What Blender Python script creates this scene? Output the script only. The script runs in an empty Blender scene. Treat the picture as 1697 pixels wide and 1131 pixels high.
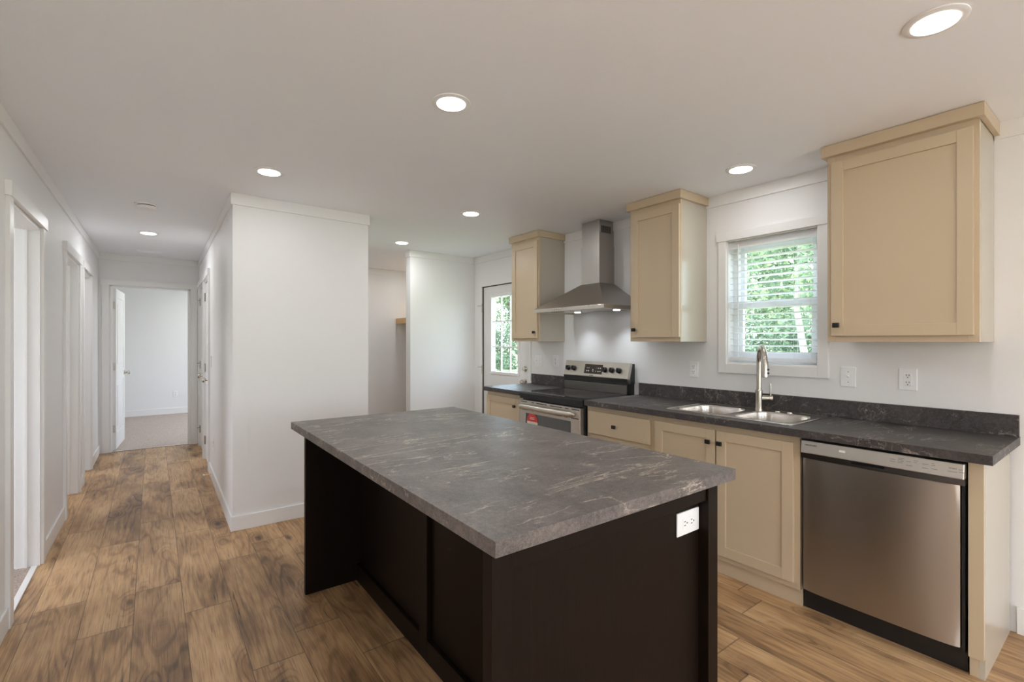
import bpy, bmesh, math, random
from mathutils import Vector, Matrix
random.seed(7)
C = bpy.context.scene
COL = C.collection
PI = math.pi

# ------------------------------------------------------------------ camera
cam_d = bpy.data.cameras.new('camera')
cam = bpy.data.objects.new('camera', cam_d)
COL.objects.link(cam)
cam.location = (0, 0, 1.3575)
cam.rotation_euler = (PI/2, 0, -0.6416)
cam_d.sensor_width = 36
cam_d.lens = 796.37*36/1697
cam_d.clip_start = 0.03
cam_d.clip_end = 400
C.camera = cam

# ------------------------------------------------------------------ view
C.view_settings.view_transform = 'Standard'
C.view_settings.look = 'None'
C.view_settings.gamma = 1
C.view_settings.use_curve_mapping = False
C.view_settings.exposure = 0.14
C.render.use_motion_blur = False
C.cycles.max_bounces = 12
C.cycles.diffuse_bounces = 7
C.cycles.glossy_bounces = 5
C.cycles.transparent_max_bounces = 12
C.cycles.sample_clamp_indirect = 6
C.cycles.use_denoising = True
C.cycles.caustics_reflective = False
C.cycles.caustics_refractive = False

# ------------------------------------------------------------------ world and sun
SKY = 1.05
LAMP = 4.4
FILL_LAMP = 4.4
w = bpy.data.worlds.new('sky'); C.world = w; w.use_nodes = True
wn = w.node_tree; wn.nodes.clear()
wo = wn.nodes.new('ShaderNodeOutputWorld'); wb = wn.nodes.new('ShaderNodeBackground')
ws = wn.nodes.new('ShaderNodeTexSky'); ws.sky_type = 'NISHITA'
ws.sun_disc = False; ws.sun_elevation = math.radians(50); ws.sun_rotation = math.radians(250)
ws.dust_density = 3.0
wm = wn.nodes.new('ShaderNodeMixRGB'); wm.inputs[0].default_value = 0.45
wm.inputs[2].default_value = (8.4, 9.3, 10.6, 1)
wn.links.new(ws.outputs[0], wm.inputs[1]); wn.links.new(wm.outputs[0], wb.inputs[0])
wb.inputs[1].default_value = SKY
wn.links.new(wb.outputs[0], wo.inputs[0])
sd = bpy.data.lights.new('sun', 'SUN'); sd.energy = 9.0; sd.angle = math.radians(2); sd.color = (1, .98, .94)
so = bpy.data.objects.new('sun', sd); COL.objects.link(so)
so.rotation_euler = Vector((0.62, 0.30, -0.95)).to_track_quat('-Z', 'Y').to_euler()

# ------------------------------------------------------------------ dimensions (metres)
XW = 3.218           # kitchen wall
YB = 5.08            # back wall beside the outside door
YP = 3.938           # front of the partition block
YE = 7.596           # end wall of the hallway
YR = -4.6            # rear wall of the living area behind the camera
XLR = -3.2           # outer wall of rooms on the left
def HZ(x): return 2.423 - .0085*(x + .526)

# ------------------------------------------------------------------ material helpers
class N:
    def __init__(s, name):
        s.m = bpy.data.materials.new(name); s.m.use_nodes = True
        s.t = s.m.node_tree; s.t.nodes.clear()
        s.out = s.t.nodes.new('ShaderNodeOutputMaterial')
        s.b = s.t.nodes.new('ShaderNodeBsdfPrincipled')
        s.t.links.new(s.b.outputs[0], s.out.inputs[0])
    def n(s, kind, **k):
        x = s.t.nodes.new('ShaderNode'+kind)
        for a, v in k.items(): setattr(x, a, v)
        return x
    def put(s, sock, v):
        if isinstance(v, bpy.types.NodeSocket): s.t.links.new(v, sock)
        elif isinstance(v, (tuple, list)):
            sock.default_value = tuple(v) + ((1,) if len(v) == 3 and len(sock.default_value) == 4 else ())
        else: sock.default_value = v
    def mth(s, op, a, b=0.0, c=0.0, clamp=False):
        x = s.n('Math', operation=op, use_clamp=clamp)
        s.put(x.inputs[0], a); s.put(x.inputs[1], b); s.put(x.inputs[2], c)
        return x.outputs[0]
    def coord(s): return s.n('TexCoord').outputs['Object']
    def mapping(s, v, scale=(1, 1, 1), loc=(0, 0, 0)):
        x = s.n('Mapping'); s.put(x.inputs[0], v); x.inputs['Scale'].default_value = scale; x.inputs['Location'].default_value = loc
        return x.outputs[0]
    def noise(s, v, scale, detail=2, rough=.5, dist=0.0):
        x = s.n('TexNoise'); s.put(x.inputs['Vector'], v); x.inputs['Scale'].default_value = scale
        x.inputs['Detail'].default_value = detail; x.inputs['Roughness'].default_value = rough; x.inputs['Distortion'].default_value = dist
        return x.outputs[0]
    def ramp(s, f, stops):
        x = s.n('ValToRGB'); s.put(x.inputs[0], f)
        e = x.color_ramp.elements
        while len(e) < len(stops): e.new(0.5)
        for q, (p, c) in zip(e, stops):
            q.position = p; q.color = (tuple(c)+(1,))[:4] if isinstance(c, (tuple, list)) else (c, c, c, 1)
        return x.outputs[0]
    def mix(s, f, a, b, blend='MIX'):
        x = s.n('MixRGB', blend_type=blend); s.put(x.inputs[0], f); s.put(x.inputs[1], a); s.put(x.inputs[2], b)
        return x.outputs[0]
    def bump(s, h, strength=.2, dist=.01):
        x = s.n('Bump'); x.inputs['Strength'].default_value = strength; x.inputs['Distance'].default_value = dist
        s.put(x.inputs['Height'], h); s.t.links.new(x.outputs[0], s.b.inputs['Normal'])
    def set(s, **k):
        for a, v in k.items():
            s.put(s.b.inputs[a.replace('_', ' ')], v)
        return s

def paint(name, col, rough=.5, var=.02, bump=.05, bscale=220, metal=0.0, coat=0.0):
    q = N(name); c = q.coord()
    f = q.noise(c, 3.0, 3)
    lo = tuple(max(0, x*(1-var)) for x in col); hi = tuple(min(1, x*(1+var)) for x in col)
    q.set(Base_Color=q.mix(f, lo, hi), Roughness=rough, Metallic=metal)
    if coat: q.set(Coat_Weight=coat)
    if bump: q.bump(q.noise(c, bscale, 2), bump, .002)
    return q.m

M = {}
M['wall'] = paint('wall_paint', (.83, .825, .82), .55, .01, .25, 160)
M['ceiling'] = paint('ceiling_paint', (.91, .935, .97), .7, .01, .25, 120)
M['trim'] = paint('white_trim', (.84, .835, .825), .35, .01, 0)
M['door'] = paint('door_paint', (.80, .79, .78), .38, .01, .05, 300)
M['cab'] = paint('cream_cabinet', (.575, .462, .318), .34, .015, .08, 400)
M['cabside_sheen'] = paint('cream_cabinet_side_sheen', (.53, .485, .405), .20, .015, 0)  # cream greyed: daylight reflected by the side panels is put into the colour
M['espresso'] = None
M['black'] = paint('black_plastic', (.012, .012, .013), .35, .05, 0)
M['knob'] = paint('matte_black_metal', (.02, .019, .018), .42, .05, 0, metal=.3)
M['plate'] = paint('white_plastic', (.88, .88, .88), .3, .01, 0)
M['slot'] = paint('dark_slot', (.03, .03, .03), .6, .05, 0)
M['nickel'] = paint('satin_nickel', (.60, .56, .50), .24, .03, 0, metal=1)
q = N('blind_vinyl'); q.set(Base_Color=q.mix(q.noise(q.coord(), 3, 1), (.88, .88, .88), (.92, .92, .92)), Roughness=.4)
_t = q.n('BsdfTranslucent'); _t.inputs[0].default_value = (.95, .95, .95, 1); _m = q.n('MixShader'); _m.inputs[0].default_value = .45
q.t.links.new(q.b.outputs[0], _m.inputs[1]); q.t.links.new(_t.outputs[0], _m.inputs[2]); q.t.links.new(_m.outputs[0], q.out.inputs[0]); M['blind'] = q.m
M['vinyl'] = paint('window_vinyl', (.86, .87, .88), .35, .01, 0)
M['oak'] = paint('oak_shelf', (.74, .49, .22), .45, .08, .05)
M['red'] = paint('red_sticker', (.75, .07, .07), .5, .02, 0)
M['cream'] = paint('cream_sticker', (.80, .76, .66), .5, .02, 0)
M['bark'] = None

q = N('espresso_wood'); c = q.coord()
g = q.noise(q.mapping(c, (60, 60, 3)), 4, 4)
q.set(Base_Color=q.mix(g, (.0055, .0032, .0021), (.0150, .0085, .0052)), Roughness=.42, Specular_IOR_Level=.12); q.bump(g, .05, .002); M['espresso'] = q.m

def steel(name, axis=(2, 300, 2), base=(.52, .49, .455), rough=.27, var=.06, bump=.03, aniso=0.0):
    q = N(name); c = q.coord()
    g = q.noise(q.mapping(c, axis), 3, 3, .6)
    q.set(Base_Color=q.mix(g, tuple(b*(1-var) for b in base), tuple(b*(1+var) for b in base)), Metallic=1.0,
          Roughness=rough if aniso else q.mth('MULTIPLY_ADD', g, .10, rough-.05))
    if aniso:
        tv = q.n('CombineXYZ'); tv.inputs[2].default_value = 1.0
        q.set(Anisotropic=aniso); q.put(q.b.inputs['Tangent'], tv.outputs[0])
    q.bump(g, bump, .001)
    return q.m
M['steel'] = steel('brushed_steel_horizontal', (1.5, 1.5, 260))
M['steelv'] = steel('brushed_steel_door', (1.5, 1.5, 260), (.50, .46, .42), .31, .03, 0, .92)
M['steelh'] = steel('hood_steel', (1.5, 1.5, 260), (.47, .445, .42), .33)
M['sinksteel'] = steel('sink_steel', (2, 120, 120), (.74, .70, .66), .22, .01, 0)
M['panelsteel'] = steel('control_panel_steel', (1.5, 1.5, 260), (.62, .58, .53), .36)
M['darksteel'] = steel('dark_grey_steel', (1.5, 1.5, 260), (.20, .19, .18), .3)

q = N('cooktop_glass'); q.set(Base_Color=q.mix(q.noise(q.coord(), 500, 1), (.006, .006, .007), (.014, .014, .015)), Roughness=.07); M['cooktop'] = q.m
q = N('oven_glass'); q.set(Base_Color=q.mix(q.noise(q.coord(), 5, 1), (.02, .02, .022), (.026, .026, .03)), Roughness=.06, IOR=2.3); M['ovenglass'] = q.m

def glass(name, tint=(.93, .97, .96)):
    q = N(name)
    tr = q.n('BsdfTransparent'); tr.inputs[0].default_value = tint+(1,)
    gl = q.n('BsdfGlossy'); gl.inputs['Roughness'].default_value = .02
    fr = q.n('Fresnel'); fr.inputs[0].default_value = 1.45
    mx = q.n('MixShader'); bf = q.n('NewGeometry').outputs['Backfacing']; q.t.links.new(q.mth('MULTIPLY', fr.outputs[0], q.mth('SUBTRACT', 1.0, bf)), mx.inputs[0]); q.t.links.new(tr.outputs[0], mx.inputs[1]); q.t.links.new(gl.outputs[0], mx.inputs[2])
    q.t.links.new(mx.outputs[0], q.out.inputs[0])
    return q.m
M['glass'] = glass('window_glass')

def emit(name, col, s):
    q = N(name); q.set(Base_Color=(.8, .8, .8), Emission_Color=col, Emission_Strength=s)
    return q.m
M['led'] = emit('led_diffuser', (1, .98, .95), 6)
M['hoodled'] = emit('hood_led', (.9, .96, 1), 14)

# --- laminate worktop: dark stone with cream veins
def laminate(name, dark, light, vein, vs=1.0):
    q = N(name); c = q.coord()
    wob = q.n('TexNoise'); q.put(wob.inputs['Vector'], c); wob.inputs['Scale'].default_value = 3.2; wob.inputs['Detail'].default_value = 5; wob.inputs['Roughness'].default_value = .62
    ad = q.n('VectorMath', operation='MULTIPLY_ADD'); q.put(ad.inputs[0], wob.outputs[1]); ad.inputs[1].default_value = (.42, .42, .42); q.put(ad.inputs[2], c)
    cw = ad.outputs[0]
    base = q.noise(c, 7, 5, .65)
    speck = q.noise(c, 210, 3, .7)
    fleck = q.noise(q.mapping(c, (1, 1, 1), (3, 5, 1)), 60, 4, .7)
    f = q.mth('ADD', q.mth('MULTIPLY', base, .38), q.mth('ADD', q.mth('MULTIPLY', speck, .42), q.mth('MULTIPLY', fleck, .35)))
    col = q.ramp(f, [(.44, dark), (.70, light)])
    def vline(rot, sc, width, seed, msc, mthr):
        mp = q.n('Mapping'); q.put(mp.inputs[0], c); mp.inputs['Rotation'].default_value = (0, 0, math.radians(rot)); mp.inputs['Scale'].default_value = (sc[0], sc[1], 6.0); mp.inputs['Location'].default_value = (seed, seed*.7, seed)
        nn = q.noise(mp.outputs[0], 1.0, 6, .58, .6)
        ln = q.ramp(q.mth('ABSOLUTE', q.mth('SUBTRACT', nn, .5)), [(0, 1.0), (width, 0.0)])
        mk = q.ramp(q.noise(q.mapping(c, (1, 1, 1), (seed*3, 1, 2)), msc, 4, .6), [(mthr, 0.0), (mthr+.07, 1.0)])
        return q.mth('MULTIPLY', ln, mk)
    a = vline(12, (1.6*vs, 5.2*vs), .010, 1.3, 3.2, .46)
    b = vline(-28, (2.4*vs, 6.5*vs), .010, 4.1, 4.5, .50)
    d = vline(55, (3.0*vs, 7.5*vs), .010, 7.7, 5.5, .53)
    v = q.mth('ADD', q.mth('MULTIPLY', a, .85), q.mth('ADD', q.mth('MULTIPLY', b, .65), q.mth('MULTIPLY', d, .6)), clamp=True)
    v = q.mth('MULTIPLY', v, q.ramp(q.noise(c, 90, 3), [(.3, .25), (.65, 1.0)]))
    col = q.mix(v, col, vein)
    q.set(Base_Color=col, Roughness=q.mth('MULTIPLY_ADD', fleck, .16, .36))
    q.bump(q.mth('ADD', speck, fleck), .12, .001)
    return q.m
M['island_top'] = laminate('island_stone_laminate', (.050, .042, .040), (.205, .175, .160), (.62, .53, .42))
M['counter'] = laminate('counter_stone_laminate', (.018, .015, .015), (.092, .080, .078), (.45, .40, .35), 1.15)

# --- oak plank floor
def oak_floor():
    q = N('oak_plank_floor'); c = q.coord()
    sp = q.n('SeparateXYZ'); q.put(sp.inputs[0], c)
    xs = q.mth('DIVIDE', q.mth('SUBTRACT', sp.outputs[0], .126), .202)
    i = q.mth('FLOOR', xs); fx = q.mth('FRACT', xs)
    wi = q.n('TexWhiteNoise', noise_dimensions='1D'); q.put(wi.inputs['W'], i)
    ys = q.mth('DIVIDE', q.mth('ADD', sp.outputs[1], q.mth('MULTIPLY', wi.outputs[0], 9.7)), 1.22)
    j = q.mth('FLOOR', ys); fy = q.mth('FRACT', ys)
    cb = q.n('CombineXYZ'); q.put(cb.inputs[0], i); q.put(cb.inputs[1], j)
    wp = q.n('TexWhiteNoise', noise_dimensions='2D'); q.put(wp.inputs['Vector'], cb.outputs[0])
    off = q.n('VectorMath', operation='MULTIPLY_ADD'); q.put(off.inputs[0], wp.outputs[1]); off.inputs[1].default_value = (37, 53, 29); q.put(off.inputs[2], c)
    P = off.outputs[0]
    # knots
    vk = q.n('TexVoronoi'); q.put(vk.inputs['Vector'], q.mapping(P, (6.5, 2.4, 1))); vk.inputs['Scale'].default_value = 1.0
    kd = vk.outputs['Distance']
    sepk = q.n('SeparateColor'); q.put(sepk.inputs[0], vk.outputs['Color'])
    has = q.ramp(sepk.outputs[0], [(.50, 0.0), (.52, 1.0)])
    halo = q.mth('MULTIPLY', q.ramp(kd, [(0.0, 1.0), (.42, 0.0)]), has)
    core = q.mth('MULTIPLY', q.ramp(q.mth('ADD', kd, q.mth('MULTIPLY', q.mth('SUBTRACT', q.noise(q.mapping(P, (30, 12, 1)), 1.0, 3), .5), .18)), [(.04, 1.0), (.17, 0.0)]), has)
    # cathedral rings: contour lines of a stretched smooth noise, pulled round the knots
    s1 = q.noise(q.mapping(P, (4.6, .62, 1)), 1.0, 3, .35)
    fld = q.mth('ADD', s1, q.mth('MULTIPLY', halo, .22))
    rings = q.mth('SINE', q.mth('MULTIPLY', fld, 95.0))
    rings = q.ramp(rings, [(.15, 0.0), (.95, 1.0)])
    fine = q.noise(q.mapping(P, (190, 5, 1)), 1.0, 3, .6)
    fib = q.noise(q.mapping(P, (58, 3.2, 1)), 1.0, 5, .7)
    saw = q.noise(q.mapping(P, (9, 190, 1)), 1.0, 2, .5)
    sawm = q.ramp(q.noise(q.mapping(P, (4, 1.3, 1), (5, 5, 0)), 1.0, 2), [(.50, 0.0), (.62, 1.0)])
    blot = q.noise(q.mapping(P, (5, 1.7, 1), (9, 2, 0)), 1.0, 3, .55)
    sp2 = q.n('SeparateColor'); q.put(sp2.inputs[0], wp.outputs[1])
    tone = q.mth('ADD', q.mth('MULTIPLY_ADD', blot, 1.12, -.14), q.mth('MULTIPLY', sp2.outputs[2], .20))
    tone = q.mth('ADD', tone, q.mth('MULTIPLY', q.mth('SUBTRACT', fib, .5), .62))
    tone = q.mth('SUBTRACT', tone, q.mth('MULTIPLY', q.mth('MULTIPLY', rings, q.ramp(blot, [(.35, 1.0), (.65, .3)])), .16))
    tone = q.mth('SUBTRACT', tone, q.mth('MULTIPLY', halo, .22))
    col = q.ramp(tone, [(.06, (.12, .063, .028)), (.32, (.31, .175, .081)), (.54, (.52, .318, .156)), (.82, (.68, .450, .245))])
    col = q.mix(q.mth('MULTIPLY', q.ramp(fine, [(.50, 0.0), (.66, 1.0)]), .5), col, (.12, .07, .04))
    col = q.mix(q.mth('MULTIPLY', q.mth('MULTIPLY', q.ramp(saw, [(.5, 0.0), (.7, 1.0)]), sawm), .25), col, (.46, .33, .21))
    col = q.mix(q.mth('MULTIPLY', core, .8), col, (.030, .018, .012))
    # short dark cracks
    ck = q.noise(q.mapping(P, (26, 1.5, 1), (2, 8, 0)), 1.0, 3, .75)
    col = q.mix(q.mth('MULTIPLY', q.ramp(ck, [(.665, 0.0), (.70, 1.0)]), .75), col, (.04, .025, .016))
    ex = q.mth('MINIMUM', fx, q.mth('SUBTRACT', 1.0, fx))
    ey = q.mth('MINIMUM', fy, q.mth('SUBTRACT', 1.0, fy))
    sm = q.mth('MAXIMUM', q.ramp(ex, [(.003, 1.0), (.011, 0.0)]), q.ramp(ey, [(.0006, 1.0), (.0018, 0.0)]))
    col = q.mix(q.mth('MULTIPLY', sm, .72), col, (.045, .028, .017))
    q.set(Base_Color=col, Roughness=q.mth('MULTIPLY_ADD', fib, .2, .36))
    h = q.mth('SUBTRACT', q.mth('MULTIPLY', fine, .3), sm)
    q.bump(h, .25, .002)
    return q.m
M['oak_floor'] = oak_floor()

q = N('carpet'); c = q.coord()
f = q.noise(c, 130, 4, .8)
q.set(Base_Color=q.mix(q.ramp(f, [(.35, 0.0), (.65, 1.0)]), (.27, .205, .17), (.70, .60, .52)), Roughness=.95); q.bump(f, .8, .01); M['carpet'] = q.m
q = N('lawn_grass'); c = q.coord()
f = q.mth('ADD', q.mth('MULTIPLY', q.noise(c, .35, 3), .6), q.mth('MULTIPLY', q.noise(c, 9, 4, .7), .5))
q.set(Base_Color=q.ramp(f, [(.3, (.16, .20, .09)), (.7, (.36, .40, .22))]), Roughness=.9); M['grass'] = q.m
def leafmat(name, a, b):
    q = N(name); c = q.coord()
    f = q.noise(c, 1.1, 4, .7); f2 = q.noise(c, 14, 2)
    q.set(Base_Color=q.mix(q.mth('ADD', q.mth('MULTIPLY', f, .6), q.mth('MULTIPLY', f2, .4)), a, b), Roughness=.6)
    tl = q.n('BsdfTranslucent'); tl.inputs[0].default_value = b+(1,)
    mx = q.n('MixShader'); mx.inputs[0].default_value = .35
    q.t.links.new(q.b.outputs[0], mx.inputs[1]); q.t.links.new(tl.outputs[0], mx.inputs[2]); q.t.links.new(mx.outputs[0], q.out.inputs[0])
    return q.m
M['leaf_mid'] = leafmat('leaf_green', (.055, .095, .055), (.17, .24, .15))
M['leaf_light'] = leafmat('leaf_yellow_green', (.17, .24, .10), (.38, .46, .27))
M['leaf_dark'] = leafmat('leaf_dark_green', (.04, .07, .05), (.12, .18, .12))
q = N('bark'); c = q.coord(); f = q.noise(q.mapping(c, (9, 9, 1.5)), 2, 5, .7)
q.set(Base_Color=q.mix(f, (.10, .085, .07), (.34, .30, .26)), Roughness=.9); q.bump(f, .6, .02); M['bark'] = q.m
q = N('pale_bark'); c = q.coord(); f = q.noise(q.mapping(c, (7, 7, 2)), 2, 5, .7)
q.set(Base_Color=q.mix(f, (.20, .18, .16), (.38, .36, .33)), Roughness=.9); q.bump(f, .6, .02); M['palebark'] = q.m

# ------------------------------------------------------------------ mesh helpers
LOCAL = set()
class MB:
    def __init__(s): s.v = []; s.f = []; s.mi = []; s.cur = 0
    def mat(s, k): s.cur = k; return s
    def poly(s, idx): s.f.append(tuple(idx)); s.mi.append(s.cur)
    def hexa(s, p):       # p: 4 bottom (ccw from above) + 4 top
        b = len(s.v); s.v += [tuple(x) for x in p]
        for q in ((3, 2, 1, 0), (4, 5, 6, 7), (0, 1, 5, 4), (1, 2, 6, 5), (2, 3, 7, 6), (3, 0, 4, 7)):
            s.poly([b+k for k in q])
        return s
    def box(s, x0, x1, y0, y1, z0, z1):
        x0, x1 = min(x0, x1), max(x0, x1); y0, y1 = min(y0, y1), max(y0, y1); z0, z1 = min(z0, z1), max(z0, z1)
        return s.hexa([(x0, y0, z0), (x1, y0, z0), (x1, y1, z0), (x0, y1, z0), (x0, y0, z1), (x1, y0, z1), (x1, y1, z1), (x0, y1, z1)])
    def topbox(s, x0, x1, y0, y1, drop0, drop1, f=None):     # a box hung from the sloping ceiling
        f = f or HZ
        a, b = f(x0), f(x1)
        return s.hexa([(x0, y0, a-drop1), (x1, y0, b-drop1), (x1, y1, b-drop1), (x0, y1, a-drop1), (x0, y0, a-drop0), (x1, y0, b-drop0), (x1, y1, b-drop0), (x0, y1, a-drop0)])
    def ring(s, c, ax, r, n, up=None):
        ax = Vector(ax).normalized(); up = Vector(up) if up else (Vector((0, 0, 1)) if abs(ax.z) < .9 else Vector((1, 0, 0)))
        u = ax.cross(up).normalized(); v = ax.cross(u).normalized()
        b = len(s.v)
        for k in range(n):
            t = 2*PI*k/n
            s.v.append(tuple(Vector(c)+(u*math.cos(t)+v*math.sin(t))*r))
        return b
    def rings(s, bs, n, cap=True):
        for a, b in zip(bs, bs[1:]):
            for k in range(n):
                s.poly((a+k, b+k, b+(k+1) % n, a+(k+1) % n))
        if cap:
            s.poly([bs[0]+k for k in range(n)]); s.poly([bs[-1]+k for k in reversed(range(n))])
    def tube(s, pts, r, n=16, cap=True, up=None):
        pts = [Vector(p) for p in pts]; rs = r if isinstance(r, (list, tuple)) else [r]*len(pts); bs = []
        for k, p in enumerate(pts):
            d = (pts[min(k+1, len(pts)-1)]-pts[max(k-1, 0)])
            bs.append(s.ring(p, d, rs[k], n, up))
        s.rings(bs, n, cap); return s
    def lathe(s, o, ax, prof, n=24):      # prof: (distance along axis, radius)
        ax = Vector(ax).normalized(); bs = [s.ring(Vector(o)+ax*h, ax, max(r, .0002), n) for h, r in prof]
        s.rings(bs, n, True); return s
    def build(s, name, mat, parent=None, bevel=0, smooth=False, seg=2, loc=None):
        me = bpy.data.meshes.new(name)
        off = Vector((0, 0, 0))
        if parent is not None and parent.name not in LOCAL: off = Vector(ROOTLOC[parent.name])
        if loc is not None and parent is None: off = Vector(loc)
        me.from_pydata([tuple(Vector(p)-off) for p in s.v], [], s.f)
        mats = mat if isinstance(mat, (list, tuple)) else [mat]
        for m in mats: me.materials.append(m)
        for p, k in zip(me.polygons, s.mi): p.material_index = k
        bm = bmesh.new(); bm.from_mesh(me); bmesh.ops.recalc_face_normals(bm, faces=bm.faces); bm.to_mesh(me); bm.free()
        o = bpy.data.objects.new(name, me); COL.objects.link(o)
        if smooth:
            for p in me.polygons: p.use_smooth = True
            try: me.set_sharp_from_angle(angle=math.radians(38))
            except Exception: pass
        if bevel:
            b = o.modifiers.new('bevel', 'BEVEL'); b.width = bevel; b.segments = seg; b.limit_method = 'ANGLE'; b.angle_limit = math.radians(35); b.harden_normals = False
        if parent is not None:
            o.parent = parent
            ROOTLOC[o.name] = ROOTLOC.get(parent.name, (0, 0, 0))
            if parent.name in LOCAL: LOCAL.add(o.name)
        elif loc is not None: o.location = loc; ROOTLOC[o.name] = tuple(loc)
        else: ROOTLOC[o.name] = (0, 0, 0)
        return o
ROOTLOC = {}
def tag(o, label=None, cat=None, group=None, kind=None):
    if label: o['label'] = label
    if cat: o['category'] = cat
    if group: o['group'] = group
    if kind: o['kind'] = kind
    return o
def thing(name, label, cat, loc, group=None, local=False, rot=0.0):
    o = bpy.data.objects.new(name, None); COL.objects.link(o); o.location = loc; o.empty_display_size = .1
    o.rotation_euler = (0, 0, rot)
    ROOTLOC[o.name] = tuple(loc)
    if local: LOCAL.add(o.name)
    return tag(o, label, cat, group)
def struct(o, label=None, kind='structure'):
    o['kind'] = kind
    if label: o['label'] = label
    return o
def copy_tree(o, parent=None):
    c = o.copy(); COL.objects.link(c)
    if parent is not None: c.parent = parent
    for ch in list(o.children): copy_tree(ch, c)
    return c
def text_mesh(name, body, size, M4, mat, parent, depth=.0004):
    cu = bpy.data.curves.new(name, 'FONT'); cu.body = body; cu.size = size; cu.extrude = depth; cu.align_x = 'LEFT'
    to = bpy.data.objects.new(name, cu)
    me = bpy.data.meshes.new_from_object(to); bpy.data.objects.remove(to)
    off = Vector(ROOTLOC[parent.name]) if parent.name not in LOCAL else Vector((0, 0, 0))
    me.transform(Matrix.Translation(-off) @ M4)
    me.materials.clear(); me.materials.append(mat)
    o = bpy.data.objects.new(name, me); COL.objects.link(o); o.parent = parent
    return o
def face_x(x, y, z, tilt=0.0):   # text plane facing -X, reading towards -Y
    m = Matrix(((0, 0, -1, x), (-1, 0, 0, y), (0, 1, 0, z), (0, 0, 0, 1)))
    return m @ Matrix.Rotation(tilt, 4, 'X')
def area(name, loc, size, energy, col=(1, 1, 1), rot=(0, 0, 0), shape='DISK', sy=None, portal=False, spread=None):
    d = bpy.data.lights.new(name, 'AREA'); d.shape = shape; d.size = size; d.energy = energy; d.color = col
    if sy: d.size_y = sy
    if spread: d.spread = spread
    if portal: d.cycles.is_portal = True
    o = bpy.data.objects.new(name, d); COL.objects.link(o); o.location = loc; o.rotation_euler = rot
    return o

# ------------------------------------------------------------------ floor and ceiling
b = MB(); b.box(-.56, XW+.14, YR-.14, 7.62, -.06, 0); b.box(XLR, -.56, 4.86, 6.0, -.06, 0); b.box(XLR, -.56, YR-.14, 2.0, -.06, 0)
struct(b.build('floor', M['oak_floor']), 'oak plank floor')
for (xa, xb, ya, yb, l) in ((XLR, -.56, 2.0, 4.86, 'beige carpet in the nearest room on the left'), (XLR, -.56, 6.0, 7.62, 'beige carpet in the farthest room on the left'), (-1.6, 3.0, 7.62, 10.95, 'beige speckled carpet in the bedroom')):
    b = MB(); b.box(xa, xb, ya, yb, -.06, .004); struct(b.build('floor', M['carpet']), l)
b = MB(); x0, x1 = XLR-.1, XW+.14
b.hexa([(x0, YR-.14, HZ(x0)), (x1, YR-.14, HZ(x1)), (x1, 11.2, HZ(x1)), (x0, 11.2, HZ(x0)), (x0, YR-.14, 2.62), (x1, YR-.14, 2.62), (x1, 11.2, 2.62), (x0, 11.2, 2.62)])
struct(b.build('ceiling', M['ceiling']), 'flat light grey ceiling')

# ------------------------------------------------------------------ walls
TOP = 2.5
def wall_with_holes_x(b, xa, xb, y0, y1, holes, z1=TOP):     # wall running along Y; holes (ya, yb, za, zb)
    y = y0
    for (ya, yb, za, zb) in sorted(holes):
        if ya > y: b.box(xa, xb, y, ya, 0, z1)
        if za > 0: b.box(xa, xb, ya, yb, 0, za)
        b.box(xa, xb, ya, yb, zb, z1); y = yb
    if y < y1: b.box(xa, xb, y, y1, 0, z1)
def wall_with_holes_y(b, ya, yb, x0, x1, holes, z1=TOP):
    x = x0
    for (xa, xb, za, zb) in sorted(holes):
        if xa > x: b.box(x, xa, ya, yb, 0, z1)
        if za > 0: b.box(xa, xb, ya, yb, 0, za)
        b.box(xa, xb, ya, yb, zb, z1); x = xb
    if x < x1: b.box(x, x1, ya, yb, 0, z1)

WIN = (1.216, 1.793, 1.20, 2.054)
KD = (3.991, 4.903, 0, 2.012)
b = MB(); wall_with_holes_x(b, XW, XW+.14, YR-.14, 6.82, [WIN, KD, (-3.6, -1.3, .55, 2.05)])
struct(b.build('wall_right', M['wall']))
b = MB(); b.box(2.349, XW, YB, YB+.115, 0, TOP); struct(b.build('wall_back', M['wall']))
b = MB(); b.box(1.441, XW, 6.70, 6.82, 0, TOP); struct(b.build('wall_closet', M['wall']))
# partition block (left face runs a hair out of square, like the hallway)
HA = .0096
def hx(y): return .455 + HA*(y-3.938)
RD = [(5.93, 6.55), (6.70, 7.40)]
t = None
b = MB()
b.box(.455+.1, 1.441, YP, YP+.11, 0, TOP)
b.box(1.331, 1.441, YP+.11, 6.82, 0, TOP)
struct(b.build('wall_partition', M['wall']))
wr = bpy.data.objects.new('wall_hall', None)
def local_wall(name, origin, rot, holes, y1, thick, sgn):
    """wall whose room face is local x=0; sgn=+1: body towards +x"""
    b = MB(); a, c_ = (0, thick) if sgn > 0 else (-thick, 0)
    wall_with_holes_x(b, a, c_, 0, y1, holes)
    o = b.build(name, M['wall']); o.location = origin; o.rotation_euler = (0, 0, rot)
    return struct(o)
local_wall('wall_hall', (.455, YP, 0), -HA, [(a-YP, c_-YP, 0, 2.04) for a, c_ in RD], YE-YP+.02, .1, 1)
# left wall
LO = (-.557, 3.10); LA = .007
LD = [(3.30, 4.05), (5.00, 5.76), (6.08, 6.72)]
local_wall('wall_left', (LO[0], LO[1], 0), -LA, [(a-LO[1], c_-LO[1], 0, 2.04) for a, c_ in LD], YE-LO[1]+.02, .1, -1)
b = MB(); b.box(-.657, -.557, .35, 3.10, 0, TOP); struct(b.build('wall_left', M['wall']))
# end wall of hallway
b = MB(); wall_with_holes_y(b, YE, YE+.1, -.66, .60, [(-.420, .393, 0, 2.035)]); struct(b.build('wall_end', M['wall']))
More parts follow.
